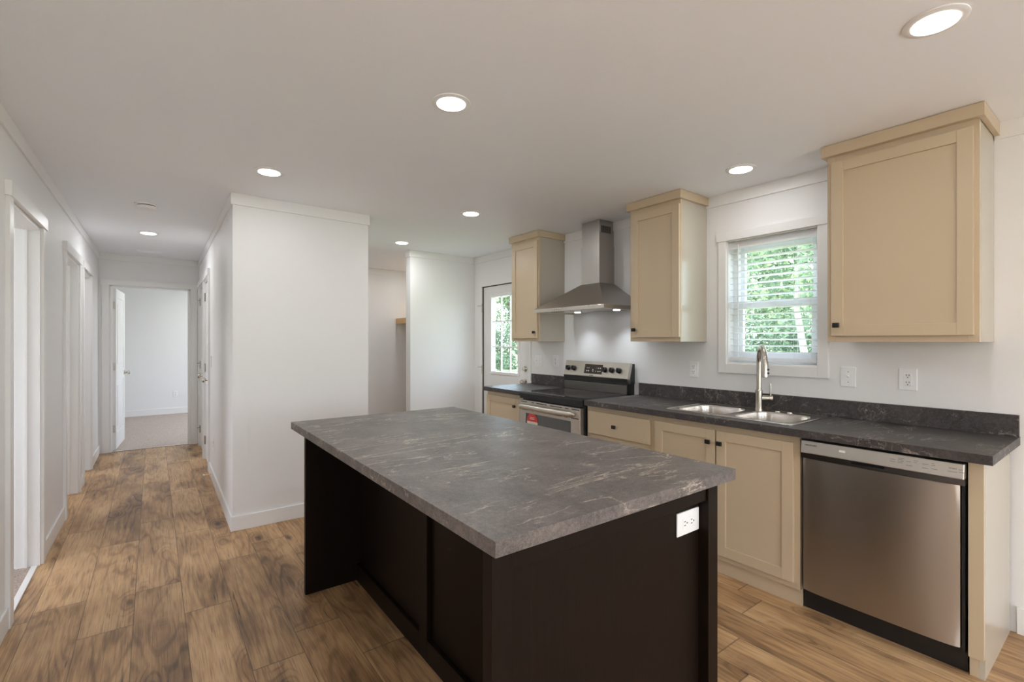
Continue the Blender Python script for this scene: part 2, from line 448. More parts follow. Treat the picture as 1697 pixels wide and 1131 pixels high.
# rooms off the hallway and the living area behind
b = MB()
wall_with_holes_x(b, XLR-.1, XLR, YR-.14, 7.75, [(-3.1, -2.0, .75, 2.05), (2.6, 3.8, .9, 2.05), (5.1, 5.7, 1.2, 2.05), (6.3, 7.2, .9, 2.05)])
struct(b.build('wall_outer', M['wall']))
b = MB(); wall_with_holes_y(b, YR-.14, YR, XLR-.1, XW+.14, [(-2.6, -.9, .55, 2.05), (.2, 2.3, .05, 2.1)]); struct(b.build('wall_rear', M['wall']))
for y in (2.0, 4.81, 5.97, ):
    b = MB(); b.box(XLR, -.64, y, y+.08, 0, TOP); struct(b.build('wall_room', M['wall']))
b = MB(); b.box(XLR, -.64, 7.66, 7.76, 0, TOP); struct(b.build('wall_room', M['wall']))
b = MB(); b.box(-1.7, 3.1, 10.95, 11.05, 0, TOP); b.box(-1.7, -1.6, 7.70, 10.95, 0, TOP); b.box(-1.7, -.6, 7.66, 7.76, 0, TOP); b.box(.58, 3.1, 7.60, 7.70, 0, TOP)
wall_with_holes_x(b, 3.0, 3.1, 7.70, 10.95, [(8.2, 10.2, .7, 2.05)])
struct(b.build('wall_bedroom', M['wall']))
for k, (l, s_, sy, r) in enumerate([
        ((XW+.02, -2.45, 1.3), 2.3, 1.5, (0, PI/2, 0)), ((XLR-.02, -2.55, 1.4), 1.1, 1.3, (0, -PI/2, 0)),
        ((XW+.05, 1.504, 1.63), .58, .85, (0, PI/2, 0)), ((XW+.08, 4.46, 1.43), .53, .9, (0, PI/2, 0)),
        ((3.05, 9.2, 1.37), 2.0, 1.35, (0, PI/2, 0)), ((XLR-.05, 3.2, 1.47), 1.2, 1.15, (0, -PI/2, 0)), ((XLR-.05, 5.4, 1.62), .6, .85, (0, -PI/2, 0)), ((XLR-.05, 6.75, 1.47), .9, 1.15, (0, -PI/2, 0))]):
    area('window_daylight_portal', l, sy, 1, rot=r, shape='RECTANGLE', sy=s_, portal=True)
area('window_daylight_portal', (-1.75, YR-.05, 1.3), 1.7, 1, rot=(PI/2, 0, 0), shape='RECTANGLE', sy=1.5, portal=True)
area('window_daylight_portal', (1.25, YR-.05, 1.07), 2.1, 1, rot=(PI/2, 0, 0), shape='RECTANGLE', sy=2.05, portal=True)

# ------------------------------------------------------------------ trims
TN = [0]
def trim(b, bevel=.0015, label=None):
    TN[0] += 1
    return struct(b.build('trim_%d' % TN[0], M['trim'], bevel=bevel), label)
CR = .078; CT = .012
b = MB()
for (y0, y1) in ((YR, .459), (1.051, 1.953), (2.375, 3.456), (3.868, YB)):
    b.topbox(XW-CT, XW, y0, y1, 0, CR)
trim(b)
b = MB(); b.topbox(2.349-CT, XW-CT, YB-CT, YB, 0, CR); b.topbox(2.349-CT, 2.349, YB, YB+.12, 0, CR); trim(b)
b = MB(); b.topbox(1.441, XW, 6.70-CT, 6.70, 0, CR); b.topbox(1.441, 1.441+CT, YP+.004, 6.7, 0, CR); trim(b)
b = MB(); b.topbox(.455-CT, 1.441+CT, YP-CT, YP, 0, CR+.004); trim(b)
b = MB(); b.topbox(-.54, .50, YE-CT, YE, 0, CR); trim(b)
b = MB(); b.box(-CT, 0, -CT, YE-YP, HZ(.46)-CR, HZ(.49)); o = trim(b); o.location = (.455, YP, 0); o.rotation_euler = (0, 0, -HA)
b = MB(); b.box(0, CT, -2.7, YE-LO[1], HZ(-.53)-CR, HZ(-.55)); o = trim(b); o.location = (LO[0], LO[1], 0); o.rotation_euler = (0, 0, -LA)
BH = .105; BT = .013
def base(side, b, loc=None, rot=0):
    o = struct(b.build('baseboard_'+side, M['trim'], bevel=.003))
    if loc: o.location = loc; o.rotation_euler = (0, 0, rot)
b = MB(); b.box(0, BT, -2.7, 3.225-LO[1], 0, BH); b.box(0, BT, 4.125-LO[1], 4.925-LO[1], 0, BH); b.box(0, BT, 5.835-LO[1], 6.005-LO[1], 0, BH); b.box(0, BT, 6.795-LO[1], YE-LO[1], 0, BH)
base('left', b, (LO[0], LO[1], 0), -LA)
b = MB(); b.box(.455-BT, 1.441+BT, YP-BT, YP, 0, BH); b.box(1.441, 1.441+BT, YP, 6.7, 0, BH); base('partition', b)
b = MB(); b.box(-BT, 0, -BT, 5.855-YP, 0, BH); b.box(-BT, 0, 6.62-YP, 6.63-YP, 0, BH); base('hall', b, (.455, YP, 0), -HA)
b = MB(); b.box(XW-BT, XW, YR, .385, 0, BH+.02); b.box(XW-BT, XW, 4.96, YB, 0, BH); base('right', b)
b = MB(); b.box(2.349, XW, YB-BT, YB, 0, BH); b.box(2.349-BT, 2.349, YB-BT, YB+.12, 0, BH); base('back', b)
b = MB(); b.box(1.441, XW, 6.70-BT, 6.70, 0, BH); base('closet', b)
b = MB(); b.box(-1.6, 3.0, 10.95-BT, 10.95, 0, BH+.01); base('bedroom', b)

# door openings on the left wall and hall wall: lining and casing
def opening(origin, rot, y0, y1, sgn, thick=.1, head=2.04, cw=.073):
    """sgn: direction of wall body (+1 body towards +x).  casing sits on the opposite, room side"""
    b = MB(); r = -sgn
    def bx(xa, xb, *k): b.box(min(xa, xb), max(xa, xb), *k)
    bx(r*.0, r*.018, y0-cw, y0-.004, 0, head+.004); bx(r*.0, r*.018, y1+.004, y1+cw, 0, head+.004)
    bx(r*.0, r*.026, y0-cw-.012, y1+cw+.012, head+.004, head+.074)
    bx(-r*(thick+.004), r*.004, y0-.0005, y0+.016, 0, head); bx(-r*(thick+.004), r*.004, y1-.016, y1+.0005, 0, head); bx(-r*(thick+.004), r*.004, y0, y1, head-.016, head)
    bx(-r*.062, -r*.050, y0+.016, y0+.027, 0, head-.016); bx(-r*.062, -r*.050, y1-.027, y1-.016, 0, head-.016)   # stops
    bx(-r*(thick+.016), -r*(thick+.003), y0-.06, y0, 0, head+.06); bx(-r*(thick+.016), -r*(thick+.003), y1, y1+.06, 0, head+.06)
    o = trim(b, .001); o.location = origin; o.rotation_euler = (0, 0, rot)
for (y0, y1) in LD: opening((LO[0], LO[1], 0), -LA, y0-LO[1], y1-LO[1], -1)
for (y0, y1) in RD: opening((.455, YP, 0), -HA, y0-YP, y1-YP, 1)
# end wall casing
b = MB(); cw = .075
b.box(-.420-cw, -.424, YE-.018, YE, 0, 2.037); b.box(.397, .393+cw, YE-.018, YE, 0, 2.037); b.box(-.51, .478, YE-.026, YE, 2.037, 2.102)
b.box(-.421, -.405, YE-.004, YE+.104, 0, 2.035); b.box(.378, .394, YE-.004, YE+.104, 0, 2.035); b.box(-.42, .393, YE-.004, YE+.104, 2.019, 2.035)
b.box(-.405, -.394, YE+.045, YE+.057, 0, 2.02); b.box(.367, .378, YE+.045, YE+.057, 0, 2.02)
trim(b, .001)
b = MB(); b.box(-.405, .378, YE+.0, YE+.035, .0, .009); b.build('threshold_strip', M['nickel'], bevel=.003)
tag(bpy.data.objects['threshold_strip'], 'thin metal threshold strip under the bedroom doorway at hall end', 'threshold')
b = MB(); b.box(-.585, -.555, 3.32, 4.03, 0, .009); o = b.build('threshold_strip', M['trim'], bevel=.003); tag(o, 'pale threshold strip at the nearest doorway on the left', 'threshold')

# ------------------------------------------------------------------ doors
def knobset(b, p, d):
    d = Vector(d)
    b.lathe(p, d, [(0, .032), (.006, .032), (.009, .014), (.03, .011), (.034, .02), (.042, .027), (.055, .028), (.064, .022), (.067, .008)], 20)
def panel_door(name, w, h, parent_loc, rot, hinge_top=True, thick=.035):
    """leaf: local y from 0 (hinge) to w, local x 0..thick; panels on both sides"""
    root = MB(); f = .115
    root.box(.006, thick-.006, f-.01, w-f+.01, .10, h-.1)
    for (a, c_, z0, z1) in ((0, f, 0, h), (w-f, w, 0, h), (f, w-f, 0, .22), (f, w-f, h-.12, h), (f, w-f, .86, 1.0)):
        root.box(0, thick, a, c_, z0+.008, z1)
    for (z0, z1) in ((.26, .82), (1.04, h-.16)):
        root.box(.001, thick-.001, f+.05, w-f-.05, z0+.02, z1-.02)
    o = root.build(name, M['door'], bevel=.004); o.location = parent_loc; o.rotation_euler = (0, 0, rot)
    LOCAL.add(o.name); struct(o)
    return o
def add_door_bits(o, w, knob_z=.94, hinges=(.25, 1.05, 1.85), sides=(1, 1), thick=.035, hx_=None, khalf=.065):
    if sides[0]: b = MB(); knobset(b, (0, w-khalf, knob_z), (-1, 0, 0)); b.build('door_knob', M['nickel'], o, smooth=True)
    if sides[1]: b = MB(); knobset(b, (thick, w-khalf, knob_z), (1, 0, 0)); b.build('door_knob', M['nickel'], o, smooth=True)
    b = MB(); b.box(.006, thick-.006, w-.0005, w+.0015, knob_z-.028, knob_z+.028); b.build('latch_plate', M['nickel'], o)
    for z in hinges:
        b = MB(); b.box(-.002 if hx_ is None else hx_, .030, -.003, -.0005, z-.045, z+.045)
        b.tube([(-.005 if hx_ is None else hx_, -.004, z-.048), (-.005 if hx_ is None else hx_, -.004, z+.048)], .005, 10)
        b.build('hinge', M['nickel'], o, smooth=False)
# bedroom door, open into the bedroom, hinged on the left jamb
o = panel_door('door_2', .79, 2.01, (-.402, YE+.105, 0), -.07)
o['label'] = 'white panelled door standing open into the carpeted bedroom'
add_door_bits(o, .79, knob_z=.93, hinges=(.27, 1.04, 1.80))
# two doors in the right hall wall; leaf hinged at far end
for k, (y0, y1) in enumerate(RD):
    wd = y1-y0-.036
    yy = y1-.018; xx = hx(yy)
    o = panel_door('door_%d' % (3+k), wd, 2.01, (xx+.038+.002, yy, 0), PI-HA)
    o['label'] = ['white hall door nearer the camera in the right hallway wall', 'white hall door at the far end of the right hallway wall'][k]
    # leaf turned by 180 degrees: local +x faces the hallway
    b = MB(); knobset(b, (.035, wd-.065, .945), (1, 0, 0)); b.build('door_knob', M['nickel'], o, smooth=True)
    for z in (.22, 1.05, 1.86):
        b = MB(); b.tube([(.042, -.006, z-.05), (.042, -.006, z+.05)], .0065, 10); b.box(.034, .037, -.012, .03, z-.045, z+.045)
        if k == 1: b.tube([(.042, -.006, z+.02), (.075, .02, z+.02)], .004, 8)
        b.build('hinge', M['nickel'], o)

# kitchen outside door with nine light glass
Y0, Y1 = 3.991, 4.903
XD = XW+.012
o = thing('door_1', 'white half glass outside door with nine panes beside the left wall cabinet', None, (XD, Y1, 0)); o['kind'] = 'structure'
gy0, gy1, gz0, gz1 = 4.202, 4.734, .99, 1.885
b = MB(); T = .044
for (a, c_, z0, z1) in ((Y0+.004, gy0, .012, 2.006), (gy1, Y1-.004, .012, 2.006), (gy0, gy1, .012, gz0), (gy0, gy1, gz1, 2.006)): b.box(XD, XD+T, a, c_, z0, z1)
b.build('door_leaf', M['door'], o)
b = MB(); fw = .028
for (a, c_, z0, z1) in ((gy0-.022, gy0+.010, gz0-.022, gz1+.022), (gy1-.010, gy1+.022, gz0-.022, gz1+.022), (gy0+.01, gy1-.01, gz0-.022, gz0+.010), (gy0+.01, gy1-.01, gz1-.010, gz1+.022)):
    b.box(XD-.010, XD+T+.010, a, c_, z0, z1)
fr = b.build('glass_frame', M['trim'], o, bevel=.003)
b = MB(); b.box(XD+.018, XD+.024, gy0+.008, gy1-.008, gz0+.008, gz1-.008); b.build('glass_pane', M['glass'], fr)
b = MB()
for k in (1, 2):
    y = gy0+(gy1-gy0)*k/3; b.box(XD+.012, XD+.030, y-.007, y+.007, gz0, gz1)
    z = gz0+(gz1-gz0)*k/3; b.box(XD+.0125, XD+.0295, gy0, gy1, z-.007, z+.007)
b.build('glazing_bars', M['trim'], fr)
b = MB(); knobset(b, (XD, 4.085, .915), (-1, 0, 0)); b.build('door_knob', M['nickel'], o, smooth=True)
b = MB(); b.lathe((XD, 4.080, 1.055), (-1, 0, 0), [(0, .031), (.008, .031), (.014, .026), (.016, .014), (.02, .013)], 20); b.box(XD-.036, XD-.018, 4.077, 4.083, 1.040, 1.070); b.build('deadbolt', M['nickel'], o, smooth=True)
for z in (.26, 1.014, 1.757):
    b = MB(); b.tube([(XW-.008, Y1+.004, z-.05), (XW-.008, Y1+.004, z+.05)], .007, 10); b.box(XW-.004, XW+.012, Y1-.003, Y1+.03, z-.045, z+.045); b.tube([(XW-.008, Y1+.006, z+.028), (XW-.055, Y1+.035, z+.028)], .0035, 8)
    b.build('hinge', M['nickel'], o)
b = MB(); b.box(XW-.001, XW+.05, Y1-.004, Y1+.002, 0, 2.014); b.box(XW-.001, XW+.05, Y0, Y1, 2.008, 2.014); b.build('weather_strip', M['slot'], o)
b = MB()
b.box(XW-.014, XW, Y1+.003, Y1+.055, 0, 2.015); b.box(XW-.014, XW, Y0-.030, Y0-.001, 0.93, 2.015); b.box(XW-.016, XW, Y0-.030, Y1+.055, 2.015, 2.07)
trim(b, .001)

# ------------------------------------------------------------------ kitchen window
def window_unit(n, wy0, wy1, wz0, wz1, xo, label):
    """single hung window in a wall whose outer part is at xo..xo+.06 ; facing -X"""
    root = thing('window_%d' % n, label, None, (xo, (wy0+wy1)/2, wz0)); root['kind'] = 'structure'
    b = MB(); f = .042
    b.box(xo, xo+.07, wy0, wy0+f, wz0, wz1); b.box(xo, xo+.07, wy1-f, wy1, wz0, wz1); b.box(xo, xo+.07, wy0+f, wy1-f, wz0, wz0+f); b.box(xo, xo+.07, wy0+f, wy1-f, wz1-f, wz1)
    b.build('window_frame', M['vinyl'], root, bevel=.003)
    zm = (wz0+wz1)/2-.02
    for (nm, za, zb, xa) in (('lower_sash', wz0+f-.004, zm+.022, xo+.010), ('upper_sash', zm-.020, wz1-f+.004, xo+.036)):
        s = .034; b = MB(); ya, yb = wy0+f-.004, wy1-f+.004
        b.box(xa, xa+.026, ya, ya+s, za, zb); b.box(xa, xa+.026, yb-s, yb, za, zb); b.box(xa, xa+.026, ya+s, yb-s, za, za+.044); b.box(xa, xa+.026, ya+s, yb-s, zb-.044, zb)
        so_ = b.build(nm, M['vinyl'], root, bevel=.003)
        b = MB(); b.box(xa+.010, xa+.015, ya+s-.004, yb-s+.004, za+.04, zb-.04); b.build('glass_pane', M['glass'], so_)
    b = MB(); b.box(xo-.002, xo+.02, (wy0+wy1)/2-.03, (wy0+wy1)/2+.03, zm+.022, zm+.030); b.build('sash_lock', M['vinyl'], root, bevel=.002)
    return root
window_unit(1, *WIN, XW+.072, 'white single hung window over the sink')
b = MB()   # reveal and casing
b.box(XW-.001, XW+.072, 1.785, 1.794, 1.20, 2.054); b.box(XW-.001, XW+.072, 1.215, 1.224, 1.20, 2.054); b.box(XW-.001, XW+.072, 1.216, 1.793, 1.199, 1.208); b.box(XW-.001, XW+.072, 1.216, 1.793, 2.046, 2.056)
b.box(XW-.018, XW, 1.793, 1.849, 1.135, 2.054); b.box(XW-.018, XW, 1.158, 1.216, 1.135, 2.054); b.box(XW-.018, XW, 1.216, 1.793, 1.135, 1.200); b.box(XW-.024, XW, 1.150, 1.862, 2.054, 2.110)
trim(b, .0015)
b = MB()  # casings of other outer windows seen only in reflections
for (ya, yb, za, zb, xa, xb) in ((-3.6, -1.3, .55, 2.05, XW-.016, XW), (-3.1, -2.0, .75, 2.05, XLR, XLR+.016)):
    b.box(xa, xb, ya-.06, ya, za-.06, zb+.06); b.box(xa, xb, yb, yb+.06, za-.06, zb+.06); b.box(xa, xb, ya, yb, za-.06, za); b.box(xa, xb, ya, yb, zb, zb+.06); b.box(xa-.0+.002, xb-.002, (ya+yb)/2-.03, (ya+yb)/2+.03, za, zb)
trim(b, 0)

# blind
bl = thing('window_blind', 'white two inch slat blind hanging in the window over the sink', 'blind', (XW+.03, 1.504, 1.21))
b = MB(); b.box(XW+.006, XW+.062, 1.228, 1.781, 2.004, 2.044); b.build('headrail', M['blind'], bl, bevel=.006)
b = MB(); b.box(XW+.002, XW+.006, 1.226, 1.783, 1.992, 2.040); b.build('valance', M['blind'], bl, bevel=.002)
ns = 17; zt, zb_ = 1.965, 1.282
sb = MB()
for side in (0, 1):
    pass
for k in range(ns):
    z = zt+(zb_-zt)*k/(ns-1)
    b = MB(); n = 4; ta = math.radians(6)
    P_ = []
    for q_ in range(n+1):
        u = (q_/n-.5); xx = XW+.036+u*.05*math.cos(ta); zz = z-u*.05*math.sin(ta)+.0035*(1-4*u*u)
        P_.append((xx, zz))
    for a in range(n):
        (xa, za), (xb, zb2) = P_[a], P_[a+1]
        b.hexa([(xa, 1.232, za-.0014), (xb, 1.232, zb2-.0014), (xb, 1.777, zb2-.0014), (xa, 1.777, za-.0014), (xa, 1.232, za+.0014), (xb, 1.232, zb2+.0014), (xb, 1.777, zb2+.0014), (xa, 1.777, za+.0014)])
    b.build('slat', M['blind'], bl)
b = MB(); b.box(XW+.012, XW+.060, 1.232, 1.777, 1.222, 1.246); b.build('bottom_rail', M['blind'], bl, bevel=.006)
for y in (1.36, 1.65):
    b = MB()
    for x in (XW+.0085, XW+.0635): b.tube([(x, y, 1.235), (x, y, 2.01)], .0009, 6)
    b.build('ladder_cord', M['blind'], bl)
b = MB(); b.tube([(XW-.002, 1.712, 2.02), (XW-.004, 1.712, 1.53)], .0042, 8); b.build('tilt_wand', M['plate'], bl)

# ------------------------------------------------------------------ wall plates
def plate(kind, loc, rot, label, group=None, w=.07, h=.115):
    nm = 'light_switch' if 'switch' in kind else 'electrical_outlet'
    r = thing(nm, label, 'switch' if 'switch' in kind else 'outlet', loc, group, True, rot)
    horiz = kind == 'gfci_flat'
    W, H = (h, w) if horiz else (w, h)
    b = MB(); b.box(-.006, 0, -W/2, W/2, -H/2, H/2); b.build('cover_plate', M['plate'], r, bevel=.0025)
    if kind == 'toggle_switch' or kind == 'double_switch':
        for y in ((0,) if kind == 'toggle_switch' else (-.023, .023)):
            b = MB(); b.box(-.0075, -.0055, y-.006, y+.006, -.013, .013); b.hexa([(-.006, y-.004, -.004), (-.020, y-.004, .006), (-.020, y+.004, .006), (-.006, y+.004, -.004), (-.006, y-.004, .006), (-.018, y-.004, .014), (-.018, y+.004, .014), (-.006, y+.004, .006)])
            b.build('toggle', M['plate'], r)
            for z in (-.03, .03): b = MB(); b.lathe((-.0055, y, z), (-1, 0, 0), [(0, .003), (.001, .003)], 8); b.build('screw', M['nickel'], r)
    elif kind == 'rocker_switch':
        b = MB(); b.box(-.009, -.005, -.016, .016, -.033, .033); b.build('rocker', M['plate'], r, bevel=.001)
    else:
        dec = kind in ('gfci', 'gfci_flat')
        A = (lambda y, z: (y, z)) if not horiz else (lambda y, z: (z, y))
        b = MB()
        if dec:
            p = (.0165, .0335) if not horiz else (.0335, .0165)
            b.box(-.0078, -.005, -p[0], p[0], -p[1], p[1])
        else:
            for z in (-.019, .019): b.box(-.0078, -.005, -.0165, .0165, z-.0145, z+.0145)
        rc = b.build('receptacle', M['plate'], r, bevel=.0012)
        for z in (-.019, .019):
            b = MB()
            for y in (-.0062, .0062):
                yy, zz = A(y, z+.004); e = A(.0014, .0042)
                b.box(-.0083, -.0075, yy-e[0], yy+e[0], zz-e[1], zz+e[1])
            yy, zz = A(0, z-.008); b.lathe((-.0075, yy, zz), (-1, 0, 0), [(0, .0028), (.0008, .0028)], 10)
            b.build('socket_holes', M['slot'], rc)
        if dec:
            b = MB(); e = A(.007, .0028); b.box(-.0085, -.0075, -e[0], e[0], -e[1], e[1]); b.build('reset_button', M['plate'], rc)
    return r
plate('toggle_switch', (XW, 1.060, 1.150), 0, 'white toggle light switch on the wall just right of the sink window', w=.075)
plate('gfci', (XW, .787, 1.153), 0, 'white square cornered outlet under the large right wall cabinet', w=.078)
plate('outlet', (XW, 2.050, 1.147), 0, 'white outlet under the middle wall cabinet left of the window')
plate('double_switch', (XW, 3.842, 1.149), 0, 'white double toggle switch beside the outside door', w=.117)
plate('outlet', (XW, 3.575, 1.155), 0, 'white outlet above the left counter beside the range')
plate('rocker_switch', (hx(5.70), 5.70, 1.15), -HA, 'white rocker switch high on the right hallway wall')
plate('outlet', (hx(5.44), 5.44, .36), -HA, 'white outlet low on the right hallway wall')
plate('outlet', (.335, 10.95, .37), PI/2, 'white outlet low on the bedroom wall beyond the hallway')

# ------------------------------------------------------------------ recessed lights
def downlight(x, y, label, power=1.0):
    z = HZ(x)
    r = thing('recessed_light', label, 'ceiling light', (x, y, z), 'round recessed ceiling lights', True)
    b = MB(); b.lathe((0, 0, .004), (0, 0, -1), [(0, .086), (.007, .085), (.010, .078), (.010, .064)], 40); b.build('trim_ring', M['trim'], r, smooth=True)
    b = MB(); b.lathe((0, 0, -.006), (0, 0, -1), [(0, .062), (.002, .062)], 36); b.build('diffuser', M['led'], r)
    a = area('downlight', (x, y, z-.012), .115, LAMP*power, (.97, .98, 1.0))
    return r
LBL = ['largest recessed light at the top right over the dishwasher', 'recessed light above the middle of the island', 'recessed light in front of the white partition corner',
       'recessed light near the sink window above the counter', 'recessed light above the floor between island and range', 'recessed light nearest the closet opening', 'recessed light inside the hallway']
for (x, y), l in zip([(2.045, .430), (1.055, 1.861), (.580, 3.305), (2.866-.03, 1.494), (2.081, 3.346), (2.109, 4.770), (-.036, 5.912)], LBL): downlight(x, y, l, {2.045: .55, .580: .65, 2.836: .38, -.036: 1.15}.get(round(x, 3), 1.0))
for (x, y), l in zip([(.35, .35), (.9, -1.6), (2.6, -1.6), (-1.6, -1.6), (.9, -3.4)], ['added unseen fill light above the camera', 'added unseen fill light in the living area centre', 'added unseen fill light in the living area by the right window', 'added unseen fill light in the living area on the left', 'added unseen fill light by the rear windows']): downlight(x, y, l, .4 if x > 2 else 1.0)  # unseen lamps added above and behind the camera as fill light

for (x, y), l in zip([(.6, 8.8), (1.2, 10.0), (2.86, 5.90), (-1.7, 3.3), (-1.6, 5.4), (-1.7, 6.9)], ['added unseen fill light in the middle of the bedroom', 'added unseen fill light at the back of the bedroom', 'added unseen fill light inside the closet behind the back wall', 'added unseen fill light in the nearest room on the left', 'added unseen fill light in the bathroom on the left', 'added unseen fill light in the farthest room on the left']): downlight(x, y, l, 2.2 if y > 8 else (.9 if x > 0 else .6))  # unseen lamps added to brighten the bedroom, closet and left rooms

r = thing('smoke_detector', 'round white smoke detector on the hallway ceiling', 'smoke detector', (-.040, 4.69, HZ(-.04)), local=True)
b = MB(); b.lathe((0, 0, .002), (0, 0, -1), [(0, .078), (.010, .078), (.012, .070)], 36); b.build('base', M['plate'], r, smooth=True)
b = MB(); b.lathe((0, 0, -.016), (0, 0, -1), [(0, .062), (.012, .060), (.022, .050), (.026, .030)], 36); b.build('cover', M['plate'], r, smooth=True)
b = MB(); b.lathe((0, 0, -.010), (0, 0, -1), [(0, .055), (.007, .055)], 24); b.build('vent_gap', M['slot'], r)
r = thing('ceiling_vent', 'flat white rectangular register on the ceiling by the hall end', 'vent', (-.03, 7.15, HZ(0)), local=True)
b = MB(); b.box(-.14, .14, -.07, .07, -.006, .003); b.build('register_frame', M['ceiling'], r, bevel=.002)
b = MB()
for k in range(5): b.box(-.115, .115, -.05+k*.025-.006, -.05+k*.025+.006, -.0085, -.005)
b.build('louvres', M['ceiling'], r)
r = thing('door_stop', 'small brass spring door stop on the hallway baseboard', 'door stop', (hx(5.55)-.013, 5.55, .03), local=True)
b = MB(); b.tube([(0, 0, .02), (-.055, 0, .02)], .006, 10); b.build('spring', paint('brass', (.72, .52, .24), .3, .03, 0, metal=1), r)
b = MB(); b.lathe((-.055, 0, .02), (-1, 0, 0), [(0, .009), (.012, .009), (.014, .006)], 12); b.build('rubber_tip', M['plate'], r)
o = MB().box(2.863, XW-.01, 5.20, 6.69, 1.609, 1.689).build('wall_shelf', M['oak'], bevel=.002, loc=(3.0, 5.9, 1.65)); tag(o, 'light oak shelf in the closet behind the back wall', 'shelf')

# ------------------------------------------------------------------ cabinets
def shaker(name, X, y0, y1, z0, z1, parent, rail=.055, t=.019, label=None):
    b = MB()
    b.box(X, X+t, y0, y0+rail, z0, z1); b.box(X, X+t, y1-rail, y1, z0, z1)
    b.box(X, X+t, y0+rail, y1-rail, z0, z0+rail); b.box(X, X+t, y0+rail, y1-rail, z1-rail, z1)
    b.box(X+.009, X+t-.002, y0+rail-.004, y1-rail+.004, z0+rail-.004, z1-rail+.004)
    o = b.build(name, M['cab'], parent, bevel=.0012)
    return o
def knob(X, y, z, parent):
    b = MB(); b.lathe((X, y, z), (-1, 0, 0), [(0, .008), (.003, .0065), (.015, .006)], 12)
    b.box(X-.026, X-.013, y-.0155, y+.0155, z-.0125, z+.0125)
    return b.build('knob', M['knob'], parent, bevel=.0045, seg=3)
XU = 2.893
def wall_cab(y0, y1, knob_y, label, dz0=1.384, dz1=2.300, inset0=.017, inset1=.024):
    r = thing('wall_cabinet', label, 'cabinet', (XW, (y0+y1)/2, 1.353), 'cream wall cabinets')
    b = MB(); zt = HZ(3.0)-.012
    b.box(XU+.019, XW-.002, y0+.002, y0+.020, 1.353, zt); b.box(XU+.019, XW-.002, y1-.020, y1-.002, 1.353, zt); b.box(XU+.019, XW-.002, y0+.02, y1-.02, 1.365, 1.381); b.box(XU+.019, XW-.002, y0+.02, y1-.02, zt-.02, zt); b.box(XW-.012, XW-.002, y0+.02, y1-.02, 1.381, zt-.02)
    b.build('carcass', M['cabside_sheen'], r)
    b = MB(); f = .038
    b.box(XU, XU+.019, y0, y0+f, 1.353, zt); b.box(XU, XU+.019, y1-f, y1, 1.353, zt); b.box(XU, XU+.019, y0+f, y1-f, 1.353, 1.353+f); b.box(XU, XU+.019, y0+f, y1-f, 2.29, zt)
    b.build('face_frame', M['cab'], r, bevel=.0008)
    d = shaker('door', XU-.0205, y0+inset0, y1-inset1, dz0, dz1, r)
    knob(XU-.0205, knob_y, 1.440, d)
    b = MB(); p = .030
    b.topbox(XU-p, XU+.0, y0-.020, y1+.020, .003, .061); b.topbox(XU, XW-.001, y0-.020, y0, .003, .061); b.topbox(XU, XW-.001, y1, y1+.020, .003, .061); b.topbox(XU, XW-.013, y0, y1, .001, .010)
    b.build('crown_moulding', M['cab'], r, bevel=.001)
    return r
wall_cab(.459, 1.051, .998, 'large cream shaker wall cabinet right of the sink window')
wall_cab(1.945, 2.375, 2.318, 'cream shaker wall cabinet between range hood and window', inset0=.0, inset1=.024)
wall_cab(3.447, 3.868, 3.488, 'cream shaker wall cabinet left of the hood beside the outside door', inset0=.010, inset1=.018)

XB = 2.635; XBD = 2.6155; XT = 2.659
def base_cab(y0, y1, label, rails, toe=True, side=None):
    r = thing('base_cabinet', label, 'cabinet', (XT, (y0+y1)/2, 0), 'cream base cabinets')
    b = MB(); b.box(XB+.019, XW-.003, y0, y0+.016, .09, .874); b.box(XB+.019, XW-.003, y1-.016, y1, .09, .874); b.box(XB+.019, XW-.003, y0+.016, y1-.016, .09, .106); b.box(XW-.012, XW-.003, y0+.016, y1-.016, .106, .874)
    b.build('carcass', M['cabside_sheen'], r)
    b = MB()
    for (a, c_, z0, z1) in rails: b.box(XB, XB+.019, a, c_, z0, z1)
    b.build('face_frame', M['cab'], r, bevel=.0008)
    b = MB(); b.box(XT, XT+.012, y0, y1, 0.0, .092); b.build('toe_kick', M['cab'], r)
    return r
# sink base
y0, y1 = 1.080, 1.983
r = base_cab(y0, y1, 'cream sink base cabinet with two shaker doors', [(y0, y0+.042, .088, .874), (y1-.042, y1, .088, .874), (y0+.042, y1-.042, .088, .126), (y0+.042, y1-.042, .836, .874), (1.508, 1.550, .126, .836)])
d = shaker('door', XBD, 1.107, 1.523, .122, .838, r); knob(XBD, 1.497, .768, d)
d = shaker('door', XBD, 1.534, 1.950, .122, .838, r); knob(XBD, 1.568, .768, d)
# drawer base
y0, y1 = 1.984, 2.572
r = base_cab(y0, y1, 'cream drawer base cabinet between range and sink', [(y0, y0+.030, .088, .874), (y1-.030, y1, .088, .874), (y0+.03, y1-.03, .088, .126), (y0+.03, y1-.03, .836, .874), (y0+.03, y1-.03, .640, .676)])
b = MB(); b.box(XBD, XBD+.019, 1.993, 2.548, .672, .836); d = b.build('drawer_front', M['cab'], r, bevel=.0015); knob(XBD, 2.285, .750, d)
d = shaker('door', XBD, 1.993, 2.268, .122, .640, r); knob(XBD, 2.24, .59, d)
d = shaker('door', XBD, 2.274, 2.548, .122, .640, r); knob(XBD, 2.30, .59, d)
# left base
y0, y1 = 3.362, 3.926
r = base_cab(y0, y1, 'cream base cabinet left of the range by the outside door', [(y0, y0+.04, .088, .874), (y1-.03, y1, .088, .874), (y0+.04, y1-.03, .088, .126), (y0+.04, y1-.03, .836, .874)])
d = shaker('door', XBD, 3.392, 3.918, .122, .838, r); knob(XBD, 3.452, .768, d)
